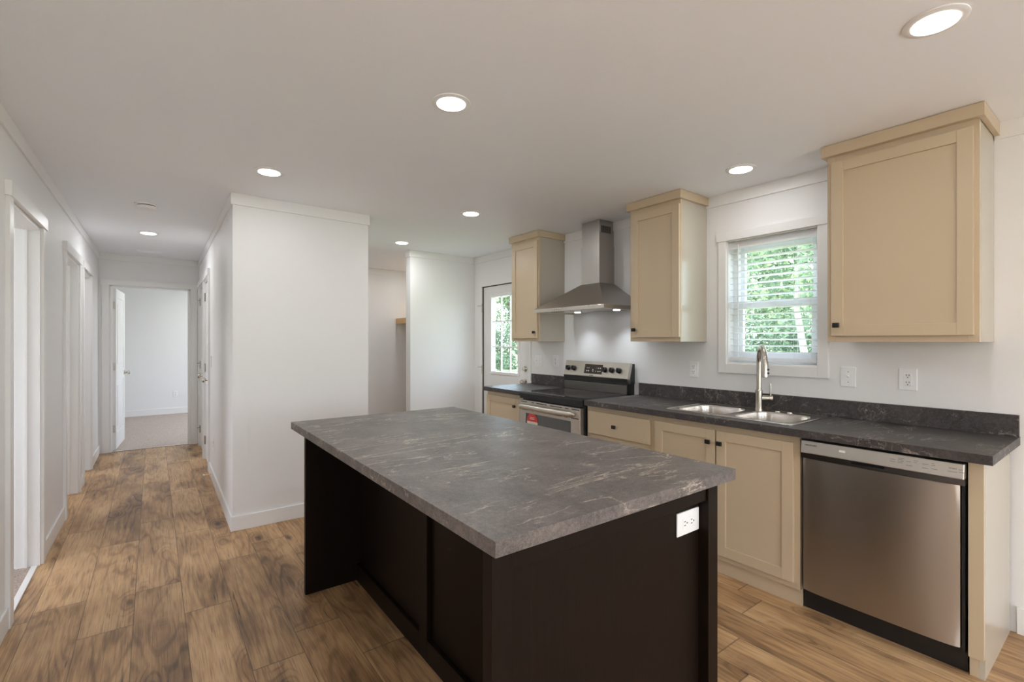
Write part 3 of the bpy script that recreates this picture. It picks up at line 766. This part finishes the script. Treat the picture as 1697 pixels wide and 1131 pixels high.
# end panel
r = thing('end_panel', 'cream end panel closing the counter right of the dishwasher', 'cabinet panel', (XT, .43, 0))
b = MB(); b.box(XT, XW-.014, .406, .424, 0, .874); b.build('side_panel', M['cabside_sheen'], r)
b = MB(); b.box(XB, XT, .406, .452, .085, .874); b.box(XT, XT+.02, .424, .452, 0, .085); b.build('front_stile', M['cab'], r, bevel=.001)

# ------------------------------------------------------------------ worktops
def slab_with_holes(outer, holes, z0, z1):
    bm = bmesh.new(); edges = []
    for loop in [outer]+holes:
        vs = [bm.verts.new((x, y, z1)) for x, y in loop]
        for a in range(len(vs)): edges.append(bm.edges.new((vs[a], vs[(a+1) % len(vs)])))
    bmesh.ops.triangle_fill(bm, use_beauty=True, use_dissolve=False, edges=edges)
    ret = bmesh.ops.extrude_face_region(bm, geom=list(bm.faces))
    for v in [g for g in ret['geom'] if isinstance(g, bmesh.types.BMVert)]: v.co.z = z0
    bmesh.ops.recalc_face_normals(bm, faces=bm.faces)
    b = MB(); bm.verts.index_update()
    b.v = [tuple(v.co) for v in bm.verts]
    for f_ in bm.faces: b.poly([v.index for v in f_.verts])
    bm.free(); return b
def rrect(x0, x1, y0, y1, r, n=6):
    pts = []
    for (cx, cy, a0) in ((x1-r, y1-r, 0), (x0+r, y1-r, PI/2), (x0+r, y0+r, PI), (x1-r, y0+r, 3*PI/2)):
        for k in range(n+1):
            a = a0+PI/2*k/n; pts.append((cx+r*math.cos(a), cy+r*math.sin(a)))
    return pts
XC = 2.586
r = thing('kitchen_worktop', 'long dark stone laminate worktop with the sink and backsplash', 'countertop', (XC, 1.46, .876))
b = slab_with_holes([(XC, .374), (XW-.001, .374), (XW-.001, 2.559), (XC, 2.559)], [[(2.68, 1.15), (3.13, 1.15), (3.13, 1.89), (2.68, 1.89)]], .876, .914); b.build('worktop', M['counter'], r)
b = MB(); b.box(XW-.020, XW-.001, .376, 2.540, .914, 1.014); b.build('backsplash', M['counter'], r, bevel=.001)
r = thing('kitchen_worktop', 'short dark stone laminate worktop left of the range', 'countertop', (XC, 3.65, .876))
b = MB(); b.box(XC, XW-.001, 3.356, 3.940, .876, .914); b.build('worktop', M['counter'], r, bevel=.001)
b = MB(); b.box(XW-.020, XW-.001, 3.356, 3.940, .914, 1.014); b.build('backsplash', M['counter'], r, bevel=.001)

# ------------------------------------------------------------------ sink
sx0, sx1, sy0, sy1 = 2.660, 3.150, 1.130, 1.910
r = thing('kitchen_sink', 'stainless steel double bowl sink set in the worktop', 'sink', (2.9, 1.52, .914))
b1 = rrect(2.705, 3.060, 1.545, 1.875, .085, 8); b2 = rrect(2.705, 3.060, 1.165, 1.495, .085, 8)
b = slab_with_holes(rrect(sx0, sx1, sy0, sy1, .03), [b1, b2], .9142, .9190); b.build('rim', M['sinksteel'], r, bevel=.002, smooth=True)
b = MB()
ring_o = rrect(sx0, sx1, sy0, sy1, .03); 
def loopband(b, la, za, lb, zb):
    n = len(la); s0 = len(b.v); b.v += [(x, y, za) for x, y in la]; s1 = len(b.v); b.v += [(x, y, zb) for x, y in lb]
    for k in range(n): b.poly((s0+k, s0+(k+1) % n, s1+(k+1) % n, s1+k))
def shrink(lp, d):
    cx = sum(p[0] for p in lp)/len(lp); cy = sum(p[1] for p in lp)/len(lp)
    mx = max(p[0] for p in lp)-cx; my = max(p[1] for p in lp)-cy
    return [(cx+(x-cx)*(1-d/mx), cy+(y-cy)*(1-d/my)) for x, y in lp]
loopband(b, ring_o, .919, shrink(ring_o, .006), .9215); loopband(b, shrink(ring_o, .006), .9215, shrink(ring_o, .012), .919)
b.build('raised_edge', M['sinksteel'], r, smooth=True)
for lp in (b1, b2):
    b = MB(); prev = (lp, .9190)
    for (d_, z_) in ((.004, .912), (.008, .86), (.012, .78), (.020, .752), (.040, .742)):
        cur = (shrink(lp, d_), z_); loopband(b, prev[0], prev[1], cur[0], cur[1]); prev = cur
    s0 = len(b.v); b.v += [(x, y, .742) for x, y in prev[0]]; b.poly([s0+k for k in range(len(prev[0]))])
    bo = b.build('bowl', M['sinksteel'], r, smooth=True)
    cx = sum(p[0] for p in lp)/len(lp); cy = sum(p[1] for p in lp)/len(lp)
    b = MB(); b.lathe((cx, cy, .7425), (0, 0, 1), [(0, .045), (.003, .043), (.0025, .032), (.001, .012)], 24); b.build('drain', M['nickel'], bo, smooth=True)
# hole caps on the deck
for y in (1.40, 1.33):
    b = MB(); b.lathe((3.105, y, .919), (0, 0, 1), [(0, .017), (.004, .016), (.006, .010)], 18); b.build('hole_cap', M['sinksteel'], r, smooth=True)

# faucet
F = Vector((3.112, 1.520, .9195)); sdir = Vector((-.82, -.57, 0)).normalized(); hdir = Vector((.57, -.82, 0)).normalized()
r = thing('kitchen_faucet', 'brushed nickel gooseneck pull-down faucet behind the sink', 'faucet', tuple(F))
b = MB(); b.lathe(F, (0, 0, 1), [(0, .0255), (.004, .0255), (.006, .022), (.122, .022), (.126, .0185)], 24); b.build('body', M['nickel'], r, smooth=True)
pts = [F+Vector((0, 0, .12)), F+Vector((0, 0, .22)), F+Vector((0, 0, .298))]
R_ = .105; cz = F+Vector((0, 0, .298))+sdir*R_
for k in range(1, 17):
    a = PI*k/16*.97; pts.append(cz+sdir*(-R_*math.cos(a))+Vector((0, 0, R_*math.sin(a))))
b = MB(); b.tube(pts, .0155, 20, up=sdir.cross(Vector((0, 0, 1)))); b.build('spout', M['nickel'], r, smooth=True)
e = pts[-1]; dd = Vector((0, 0, -1))+sdir*.02
b = MB(); b.lathe(e+Vector((0, 0, .012)), dd, [(0, .016), (.006, .0185), (.07, .0195), (.098, .0200), (.100, .017)], 20); hd = b.build('spray_head', M['nickel'], r, smooth=True)
b = MB()
for k in (0, 1): b.lathe(e+Vector((0, 0, -.040-.022*k))+hdir*.0165*.5-sdir*.0*1+Vector((-.4, -.6, 0)).normalized()*.0140, (-.4, -.6, 0), [(0, .0065), (.006, .006), (.007, .003)], 12)
b.build('spray_buttons', M['black'], hd, smooth=True)
b = MB(); hb = F+Vector((0, 0, .075)); b.lathe(hb+hdir*.015, hdir, [(0, .016), (.040, .016), (.042, .0145), (.043, .0165), (.062, .0165), (.064, .014)], 20)
b.build('handle_hub', M['nickel'], r, smooth=True)
b = MB(); b.tube([hb+hdir*.066+Vector((0, 0, .012)), hb+hdir*.066+Vector((0, 0, .092))], [.0052, .0048], 10); b.build('lever', M['nickel'], r, smooth=True)

# ------------------------------------------------------------------ dishwasher
DY0, DY1 = .458, 1.064; XDW = 2.600
r = thing('dishwasher', 'stainless steel dishwasher under the right end of the worktop', 'dishwasher', (XDW, .76, 0))
b = MB(); b.box(2.665, 3.18, DY0+.004, DY1-.002, .09, .860); b.box(2.64, 2.665, DY0+.003, DY0+.014, .09, .862); b.build('tub', M['black'], r)
b = MB(); b.box(2.672, 2.69, DY0+.001, DY1+.012, .0, .118); b.build('toe_kick', M['black'], r)
# bowed door skin
b = MB(); ny, nz = 72, 24; ya, yb = DY0+.016, DY1-.003; za, zb2 = .112, .772
idx = {}
for i_ in range(ny+1):
    for k in range(nz+1):
        u = i_/ny; v_ = k/nz; ed = min(u, 1-u)*(yb-ya)
        bow = .013*(1-math.exp(-ed/(.022+.045*math.sin(PI*(v_*.9+.05))))) + .004*math.sin(PI*u)
        idx[i_, k] = len(b.v); b.v.append((XDW+.024-bow, ya+u*(yb-ya), za+v_*(zb2-za)))
for i_ in range(ny):
    for k in range(nz): b.poly((idx[i_, k], idx[i_, k+1], idx[i_+1, k+1], idx[i_+1, k]))
s0 = len(b.v); b.v += [(XDW+.055, ya, za), (XDW+.055, yb, za), (XDW+.055, yb, zb2), (XDW+.055, ya, zb2)]
b.poly([idx[0, k] for k in range(nz+1)]+[s0+3, s0]); b.poly([idx[ny, k] for k in reversed(range(nz+1))]+[s0+1, s0+2])
b.poly([idx[i_, 0] for i_ in range(ny+1)]+[s0+1, s0]); b.poly([idx[i_, nz] for i_ in reversed(range(ny+1))]+[s0+3, s0+2])
b.build('door_panel', M['steelv'], r, smooth=True)
b = MB(); b.hexa([(XDW-.002, DY0, .800), (XDW+.06, DY0, .800), (XDW+.06, DY1, .800), (XDW-.002, DY1, .800), (XDW+.010, DY0, .862), (XDW+.06, DY0, .862), (XDW+.06, DY1, .862), (XDW+.010, DY1, .862)])
cp = b.build('control_panel', M['panelsteel'], r, bevel=.003)
b = MB()
HP0, HP1 = .722, .850
b.box(XDW+.006, XDW+.06, DY0, HP0, .7745, .800); b.box(XDW+.006, XDW+.06, HP1, DY1, .7745, .800); b.box(XDW+.006, XDW+.06, HP0, HP1, .7745, .786)
gb = b.build('grip_band', M['darksteel'], r)
b = MB(); b.box(XDW+.030, XDW+.055, HP0, HP1, .786, .800); b.build('handle_pocket', M['black'], r)
tl = math.atan2(.012, .062)
def cpx(z): return XDW-.002+.012*(z-.800)/.062-.0008
text_mesh('brand_lettering', 'FRIGIDAIRE', .0105, face_x(cpx(.838), 1.046, .838, -tl), M['slot'], cp)
b = MB(); z = .836; b.box(cpx(z)-.0006, cpx(z)+.001, .872, .897, .831, .841); b.build('white_sticker', M['plate'], cp)
def bars(rows, name='button_marking'):
    ink = paint(name+'_ink', (.22, .21, .20), .6, 0, 0)
    for (y, z, w_) in rows: b = MB(); b.box(cpx(z), cpx(z)+.0012, y-w_, y, z-.0009, z+.0009); b.build(name, ink, cp)
bars([(.700, .838, .018), (.700, .828, .018), (.672, .846, .022), (.672, .840, .016), (.672, .834, .020), (.672, .828, .018), (.644, .838, .016), (.644, .822, .022), (.618, .846, .014), (.618, .838, .010), (.590, .838, .022), (.590, .822, .020), (.560, .846, .010), (.560, .838, .012), (.560, .824, .020), (.508, .826, .030), (.475, .838, .012), (.475, .828, .018)])
text_mesh('button_lettering', 'START', .0085, face_x(cpx(.836), .505, .836, -tl), M['slot'], cp)

# ------------------------------------------------------------------ range
RY0, RY1 = 2.583, 3.345
r = thing('electric_range', 'stainless and black smooth top electric range under the hood', 'stove', (2.9, 2.964, 0))
b = MB(); b.box(2.622, 3.17, RY0, RY1, .06, .895); b.box(2.66, 3.15, RY0+.02, RY1-.02, 0.0, .06); b.build('body', M['black'], r, bevel=.003)
b = MB(); b.box(2.590, 3.12, RY0-.004, RY1+.004, .896, .914); b.hexa([(2.586, RY0-.002, .858), (2.64, RY0-.002, .858), (2.64, RY1+.002, .858), (2.586, RY1+.002, .858), (2.582, RY0-.002, .906), (2.64, RY0-.002, .906), (2.64, RY1+.002, .906), (2.582, RY1+.002, .906)])
b.build('cooktop_frame', M['black'], r, bevel=.005)
b = MB(); b.box(2.604, 3.11, RY0+.008, RY1-.008, .9142, .9165); ct = b.build('cooktop_glass', M['cooktop'], r)
q = N('burner_ring'); q.set(Base_Color=q.mix(q.noise(q.coord(), 60, 2), (.05, .05, .05), (.07, .07, .07)), Roughness=.2); BR = q.m
for (x, y, rr) in ((2.74, 2.78, .105), (2.74, 3.15, .085), (2.97, 2.78, .085), (2.97, 3.15, .105)):
    b = MB(); n = 40; s0 = len(b.v)
    for k in range(n):
        a = 2*PI*k/n
        for q_ in (rr, rr-.003): b.v.append((x+q_*math.cos(a), y+q_*math.sin(a), .9169))
    for k in range(n): b.poly((s0+2*k, s0+2*((k+1) % n), s0+2*((k+1) % n)+1, s0+2*k+1))
    b.build('burner_ring', BR, ct)
# oven door: steel frame, dark window
b = MB(); X0 = 2.578; wy0, wy1, wz0, wz1 = 2.695, 3.262, .32, .738
b.box(X0, 2.620, RY0+.012, wy0, .205, .846); b.box(X0, 2.620, wy1, RY1-.004, .205, .846); b.box(X0, 2.620, wy0, wy1, .205, wz0); b.box(X0, 2.620, wy0, wy1, wz1, .846)
od = b.build('oven_door', M['panelsteel'], r, bevel=.002)
b = MB(); b.box(X0+.004, 2.618, wy0-.002, wy1+.002, wz0-.002, wz1+.002); b.build('oven_window', M['ovenglass'], od)
b = MB(); hy0, hy1 = 2.628, 3.306; n = 24; pts = []; rs = []
for k in range(n+1):
    u = k/n; y = hy1+(hy0-hy1)*u; pts.append((2.545-.016*math.sin(PI*u)+ (.012 if k in (0, n) else 0), y, .797)); rs.append(.023 if 0 < k < n else .014)
b.tube(pts, rs, 16)
for y in (hy0+.03, hy1-.03): b.box(2.545, X0+.002, y-.016, y+.016, .782, .812)
b.build('handle', M['panelsteel'], od, smooth=True)
for (za_, rows) in ((.833, ((.02, .11), (.17, .205), (.235, .37), (.41, .55), (.585, .625), (.66, .745))), (.765, ((.05, .11), (.17, .20), (.235, .37), (.40, .545), (.58, .615), (.655, .735)))):
    for (a, c_) in rows: b = MB(); b.box(X0-.0006, X0+.002, RY1-c_, RY1-a, za_-.0035, za_+.0035); b.build('vent_slot', M['black'], od)
b = MB(); yc, zc, rr = 3.165, .672, .072; n = 20; X = X0+.0015
def flat(b, pts, x):
    s0 = len(b.v); m_ = len(pts); b.v += [(x-.0008, y, z) for y, z in pts]+[(x, y, z) for y, z in pts]
    b.poly(range(s0, s0+m_)); b.poly(reversed(range(s0+m_, s0+2*m_)))
    for k in range(m_): b.poly((s0+k, s0+(k+1) % m_, s0+m_+(k+1) % m_, s0+m_+k))
flat(b, [(yc+rr*math.cos(PI*k/n), zc+rr*1.0*math.sin(PI*k/n)) for k in range(n+1)], X)
st = b.build('sticker', M['red'], od)
b = MB(); flat(b, [(yc+rr*.99, zc), (yc-rr*.99, zc), (yc-rr*.99, zc-.095), (yc+rr*.99, zc-.095)], X); b.build('sticker_lower_half', M['cream'], st)
b = MB(); [b.box(X-.0016, X-.0006, yc-.03, yc+.03, zc+.02+k*.012, zc+.024+k*.012) for k in range(2)]; b.build('sticker_print', M['cream'], st)
b = MB(); b.box(X0, 2.620, RY0+.012, RY1-.004, .062, .196); b.build('storage_drawer', M['panelsteel'], r, bevel=.002)
# backguard: slanted control panel over a dark recess and a lower steel strip
b = MB(); b.box(3.115, 3.205, RY0+.008, RY1-.008, .90, 1.010); b.hexa([(3.118, RY0+.004, 1.010), (3.205, RY0+.004, 1.0), (3.205, RY1-.004, 1.0), (3.118, RY1-.004, 1.010), (3.152, RY0+.004, 1.166), (3.205, RY0+.004, 1.166), (3.205, RY1-.004, 1.166), (3.152, RY1-.004, 1.166)])
b.build('backguard_core', M['black'], r)
b = MB(); b.box(3.108, 3.120, RY0+.010, RY1-.010, .916, .990); b.build('lower_backguard', M['darksteel'], r, bevel=.003)
b = MB(); b.hexa([(3.104, RY0, 1.043), (3.14, RY0, 1.036), (3.14, RY1, 1.036), (3.104, RY1, 1.043), (3.140, RY0, 1.176), (3.175, RY0, 1.172), (3.175, RY1, 1.172), (3.140, RY1, 1.176)])
pn = b.build('control_panel', M['panelsteel'], r, bevel=.004)
b = MB(); b.hexa([(3.120, RY0+.002, 1.004), (3.15, RY0+.002, 1.0), (3.15, RY1-.002, 1.0), (3.120, RY1-.002, 1.004), (3.1045, RY0+.002, 1.042), (3.15, RY0+.002, 1.042), (3.15, RY1-.002, 1.042), (3.1045, RY1-.002, 1.042)]); b.build('panel_underside', M['darksteel'], r)
sl = (3.140-3.104)/(1.176-1.043); tr_ = math.atan(sl)
def bx_(z): return 3.104+sl*(z-1.043)
nrm = Vector((-math.cos(tr_), 0, math.sin(tr_)))
for y in (3.290, 3.215, 2.838, 2.758, 2.680):
    p = Vector((bx_(1.108), y, 1.108)); b = MB(); b.lathe(p, nrm, [(0, .024), (.006, .024), (.010, .0215), (.024, .0195), (.026, .016)], 20)
    s_ = p+nrm*.018; b.box(s_.x-.016, s_.x+.004, y-.0045, y+.0045, s_.z-.020, s_.z+.020); b.build('burner_knob', M['black'], pn, smooth=True)
b = MB(); dy0, dy1 = 2.870, 3.082
zA, zB = 1.068, 1.150
b.hexa([(bx_(zA)-.002, dy0, zA), (bx_(zA)+.01, dy0, zA), (bx_(zA)+.01, dy1, zA), (bx_(zA)-.002, dy1, zA), (bx_(zB)-.002, dy0, zB), (bx_(zB)+.01, dy0, zB), (bx_(zB)+.01, dy1, zB), (bx_(zB)-.002, dy1, zB)])
dp = b.build('display', paint('display_black', (.03, .018, .013), .25, .05, 0), pn)
b = MB()
for (y, z, w_, h_) in ((3.055, 1.118, .012, .004), (3.035, 1.118, .010, .004), (3.055, 1.092, .011, .009), (3.033, 1.092, .010, .009), (2.985, 1.092, .016, .004), (2.981, 1.104, .006, .010), (2.945, 1.118, .006, .003), (2.922, 1.119, .014, .006), (2.895, 1.119, .008, .010), (2.945, 1.092, .006, .006), (2.920, 1.090, .012, .008), (2.896, 1.092, .009, .009)):
    b.box(bx_(z)-.0030, bx_(z)-.001, y-w_, y, z-h_/2, z+h_/2)
b.build('display_symbols', M['plate'], dp)
text_mesh('brand_lettering', 'FRIGIDAIRE', .0095, face_x(bx_(1.053)-.0012, 3.012, 1.052, -tr_), M['slot'], pn)

# ------------------------------------------------------------------ hood
HY0, HY1, HX = 2.492, 3.326, 2.727
r = thing('range_hood', 'stainless pyramid chimney range hood above the range', 'range hood', (XW, 2.92, 1.608))
b = MB(); zr0, zr1 = 1.608, 1.638
b.box(HX, HX+.02, HY0, HY1, zr0, zr1); b.box(HX+.02, XW-.002, HY0, HY0+.02, zr0, zr1); b.box(HX+.02, XW-.002, HY1-.02, HY1, zr0, zr1); b.box(HX+.02, XW-.002, HY0+.02, HY1-.02, zr0+.012, zr0+.018)
rim = b.build('canopy_rim', M['panelsteel'], r, bevel=.0015)
CY0, CY1, CX = 2.819, 3.030, 3.030; zc0 = 1.852
b = MB(); b.hexa([(HX+.001, HY0+.001, zr1), (XW-.002, HY0+.001, zr1), (XW-.002, HY1-.001, zr1), (HX+.001, HY1-.001, zr1), (CX-.004, CY0-.004, zc0), (XW-.002, CY0-.004, zc0), (XW-.002, CY1+.004, zc0), (CX-.004, CY1+.004, zc0)])
b.build('canopy', M['steelh'], r, bevel=.0015)
b = MB(); b.box(CX, XW-.002, CY0, CY1, zc0-.002, 2.18); b.topbox(CX+.003, XW-.002, CY0+.003, CY1-.003, .0, .215)
ch = b.build('chimney', M['steelh'], r, bevel=.001)
b = MB()
for k in range(12): b.box(3.055+k*.0105, 3.060+k*.0105, CY0+.0015, CY0+.0035, 2.285, 2.345)
b.build('chimney_vent', M['slot'], ch)
b = MB()
for k in range(5): b.lathe((HX, 2.995+.024*k-.04, 1.624), (-1, 0, 0), [(0, .0075), (.003, .007)], 14)
b.build('push_buttons', M['nickel'], rim, smooth=True)
b = MB()
for k in range(3): b.box(HX+.05, XW-.09, HY0+.05+k*.247, HY0+.285+k*.247, zr0+.006, zr0+.013)
b.build('grease_filter', M['steel'], r, bevel=.003)
for y in (2.655, 3.110):
    b = MB(); b.lathe((3.06, y, zr0+.008), (0, 0, -1), [(0, .028), (.006, .028)], 24); b.build('hood_lamp', M['hoodled'], r)
    sp_ = bpy.data.lights.new('hood_lamp_light', 'SPOT'); sp_.energy = 6; sp_.color = (.86, .93, 1.0); sp_.spot_size = math.radians(105); sp_.spot_blend = 1.0; sp_.shadow_soft_size = .02
    lo = bpy.data.objects.new('hood_lamp_light', sp_); COL.objects.link(lo); lo.location = (3.06, y, zr0-.004)

# ------------------------------------------------------------------ island
r = thing('kitchen_island', 'dark espresso wood island base in the middle of the kitchen', 'kitchen island', (1.1, 1.85, 0))
IX, IXR = .945, 1.572; NY, FY = .910, 2.742
b = MB(); b.box(IX+.001, IXR-.002, .965, FY-.02, .0, .874); b.build('cabinet_box', M['espresso'], r)
# near end: panel with posts, rail
b = MB(); b.box(.640, IXR-.004, .948, .966, 0, .8745); ep = b.build('end_panel', M['espresso'], r)
b = MB(); b.box(.622, .682, NY, .948, 0, .8745); b.build('corner_post', M['espresso'], r, bevel=.0015)
b = MB(); b.box(IXR-.058, IXR, NY, .966, 0, .8745); b.build('corner_post', M['espresso'], r, bevel=.0015)
b = MB(); b.box(.682, IXR-.058, NY+.008, .948, .812, .8745); b.box(.682, .765, .941, .948, 0, .812); b.build('end_rail', M['espresso'], r, bevel=.001)
# far end panel
b = MB(); b.box(.652, IXR, 2.712, FY, 0, .8745); b.build('end_panel', M['espresso'], r, bevel=.001)
# seating side: back panel with stile and bottom rail
b = MB(); b.box(.925, IX, 1.838, 1.915, .0, .8745); b.box(.925, IX, .966, 1.838, 0, .095); b.box(.925, IX, 1.915, 2.712, 0, .095); b.box(.925, IX, .966, .985, .095, .8745); b.box(.925, IX, .985, 1.838, .80, .8745); b.box(.925, IX, 1.915, 2.712, .80, .8745)
b.build('back_frame', M['espresso'], r, bevel=.001)
# kitchen side doors
for k in range(4):
    ya = .985+k*.430; yb_ = ya+.415
    b = MB(); X = IXR
    b.box(X, X+.019, ya, ya+.055, .12, .84); b.box(X, X+.019, yb_-.055, yb_, .12, .84); b.box(X, X+.019, ya+.055, yb_-.055, .12, .175); b.box(X, X+.019, ya+.055, yb_-.055, .785, .84); b.box(X, X+.010, ya+.05, yb_-.05, .17, .79)
    d = b.build('door', M['espresso'], r, bevel=.001)
    b = MB(); ky = yb_-.03 if k % 2 == 0 else ya+.03
    b.lathe((X+.019, ky, .77), (1, 0, 0), [(0, .008), (.012, .006)], 12); b.box(X+.029, X+.042, ky-.015, ky+.015, .757, .783); b.build('knob', M['knob'], d, bevel=.004)
r2 = MB().box(.6053, 1.6208, .8717, 2.8329, .876, .914).build('island_worktop', M['island_top'], bevel=.0012, loc=(1.113, 1.852, .876))
tag(r2, 'grey brown stone laminate worktop with cream veins on the island', 'countertop')
plate('gfci_flat', (1.447, .948, .747), PI/2, 'white horizontal outlet on the dark end panel of the island', w=.078, h=.125)

# ------------------------------------------------------------------ outdoors
b = MB(); b.box(XW+.16, 160, -120, 160, -.75, -.6); b.box(-120, XLR-.12, -120, 160, -.75, -.6); b.box(XLR-.12, XW+.16, -120, YR-.16, -.75, -.6)
tag(b.build('lawn', M['grass']), 'sunlit green lawn outside', 'lawn', kind='stuff')
b = MB(); b.box(-14, 12, -14, YR-.16, -.6, -.25); b.box(-14, XLR-.12, YR-.16, 14, -.6, -.25); b.box(XW+.16, 8.5, 6.9, 14, -.6, -.25); struct(b.build('bounce_slab', paint('bounce_concrete', (.72, .72, .71), .8, .1, .2, 20)), 'added unseen pale slab bouncing light into the rooms')  # unseen ground slab added to bounce neutral light in through the windows
def make_tree(name, h, rad, nleaf, leaf, mats, trunk_r, conifer=False, seed=1, base=.15, tmat='bark'):
    rnd = random.Random(seed)
    r = thing(name, '', 'tree', (0, 0, 0), local=True)
    b = MB(); pts = [(rnd.uniform(-.05, .05)*k, rnd.uniform(-.05, .05)*k, h*(.9 if conifer else .75)*k/5) for k in range(6)]
    b.tube(pts, [trunk_r*(1-.14*k) for k in range(6)], 12)
    if not conifer and tmat == 'bark':
        for k in range(8):
            a = rnd.uniform(0, 2*PI); z = h*rnd.uniform(.3, .6); L = rad*rnd.uniform(.5, .8)
            b.tube([(0, 0, z), (L*.5*math.cos(a), L*.5*math.sin(a), z+L*.35), (L*math.cos(a), L*math.sin(a), z+L*.6)], [trunk_r*.35, trunk_r*.2, trunk_r*.06], 7)
    b.build('trunk', M[tmat], r, smooth=True)
    b = MB(); cl = [(rnd.gauss(0, rad*.42), rnd.gauss(0, rad*.42), rnd.uniform(base, 1)*h, rad*rnd.uniform(.25, .45)) for _ in range(34)]
    for _ in range(nleaf):
        if conifer:
            u = rnd.random()**1.3; z = h*(base+(1-base)*u); R = rad*(1-u)*(.75+.25*math.sin(z*5.2)); a = rnd.uniform(0, 2*PI); q_ = R*math.sqrt(rnd.uniform(.35, 1)); p = Vector((q_*math.cos(a), q_*math.sin(a), z-q_*.25))
        else:
            cx, cy, cz_, cr = rnd.choice(cl)
            d = Vector((rnd.gauss(0, 1), rnd.gauss(0, 1), rnd.gauss(0, 1))).normalized()*cr*rnd.uniform(.6, 1); p = Vector((cx, cy, cz_))+d
        p.z = max(p.z, .25)
        n_ = Vector((rnd.gauss(0, 1), rnd.gauss(0, 1), rnd.gauss(.5, 1))).normalized(); u_ = n_.orthogonal().normalized(); v_ = n_.cross(u_)
        a = rnd.uniform(0, PI); uu = u_*math.cos(a)+v_*math.sin(a); vv = n_.cross(uu); s_ = leaf*rnd.uniform(.6, 1.3)
        k = len(b.v); b.v += [tuple(p-uu*s_), tuple(p+vv*s_*.45), tuple(p+uu*s_), tuple(p-vv*s_*.45)]; b.mat(rnd.choice([0, 0, 1])).poly((k, k+1, k+2, k+3))
    b.build('foliage', [M[m] for m in mats], r)
    return r
leafy = make_tree('broadleaf_tree', 7.5, 2.6, 15000, .10, ('leaf_mid', 'leaf_light'), .16, seed=3, base=.10)
conif = make_tree('conifer_tree', 11, 2.8, 16000, .13, ('leaf_dark', 'leaf_mid'), .22, True, 5, .04)
pale = make_tree('pale_trunk_tree', 9, 2.2, 5000, .09, ('leaf_mid', 'leaf_light'), .12, seed=8, base=.42, tmat='palebark')
hedge = make_tree('garden_shrub', 2.6, 1.7, 9000, .08, ('leaf_mid', 'leaf_dark'), .06, seed=11, base=.05)
spots = [(leafy, 17.0, 7.4, 1.0, 'leafy green tree behind the pale trunk outside the sink window'), (conif, 22.5, 3.6, .9, 'dark conifer far behind the sink window'),
         (hedge, 12.2, 5.6, .9, 'green shrub outside the sink window behind the pale trunk'), (pale, 7.6, 3.10, .6, 'tree with a pale trunk outside the sink window'),
         (hedge, 17.5, 24.6, 1.0, 'green shrub at the near edge of the door view'), (leafy, 27.5, 36.0, 1.25, 'broad leafy tree at the far edge of the lawn in the door view'),
         (conif, 24.0, 42.5, 1.1, 'tall conifer at the far left of the garden'), (conif, 36, 40, 1.1, 'tall conifer at the far right of the door view'), (leafy, 32, 22, 1.2, 'leafy tree between the window and door views')]
used = set()
for (src, x, y, s_, l) in spots:
    o = src if src.name not in used else copy_tree(src)
    used.add(src.name); o.location = (x, y, -.585); o.scale = (s_, s_, s_); o.rotation_euler = (0, 0, x*3.1+y); o['label'] = l; o['group'] = 'trees outside'
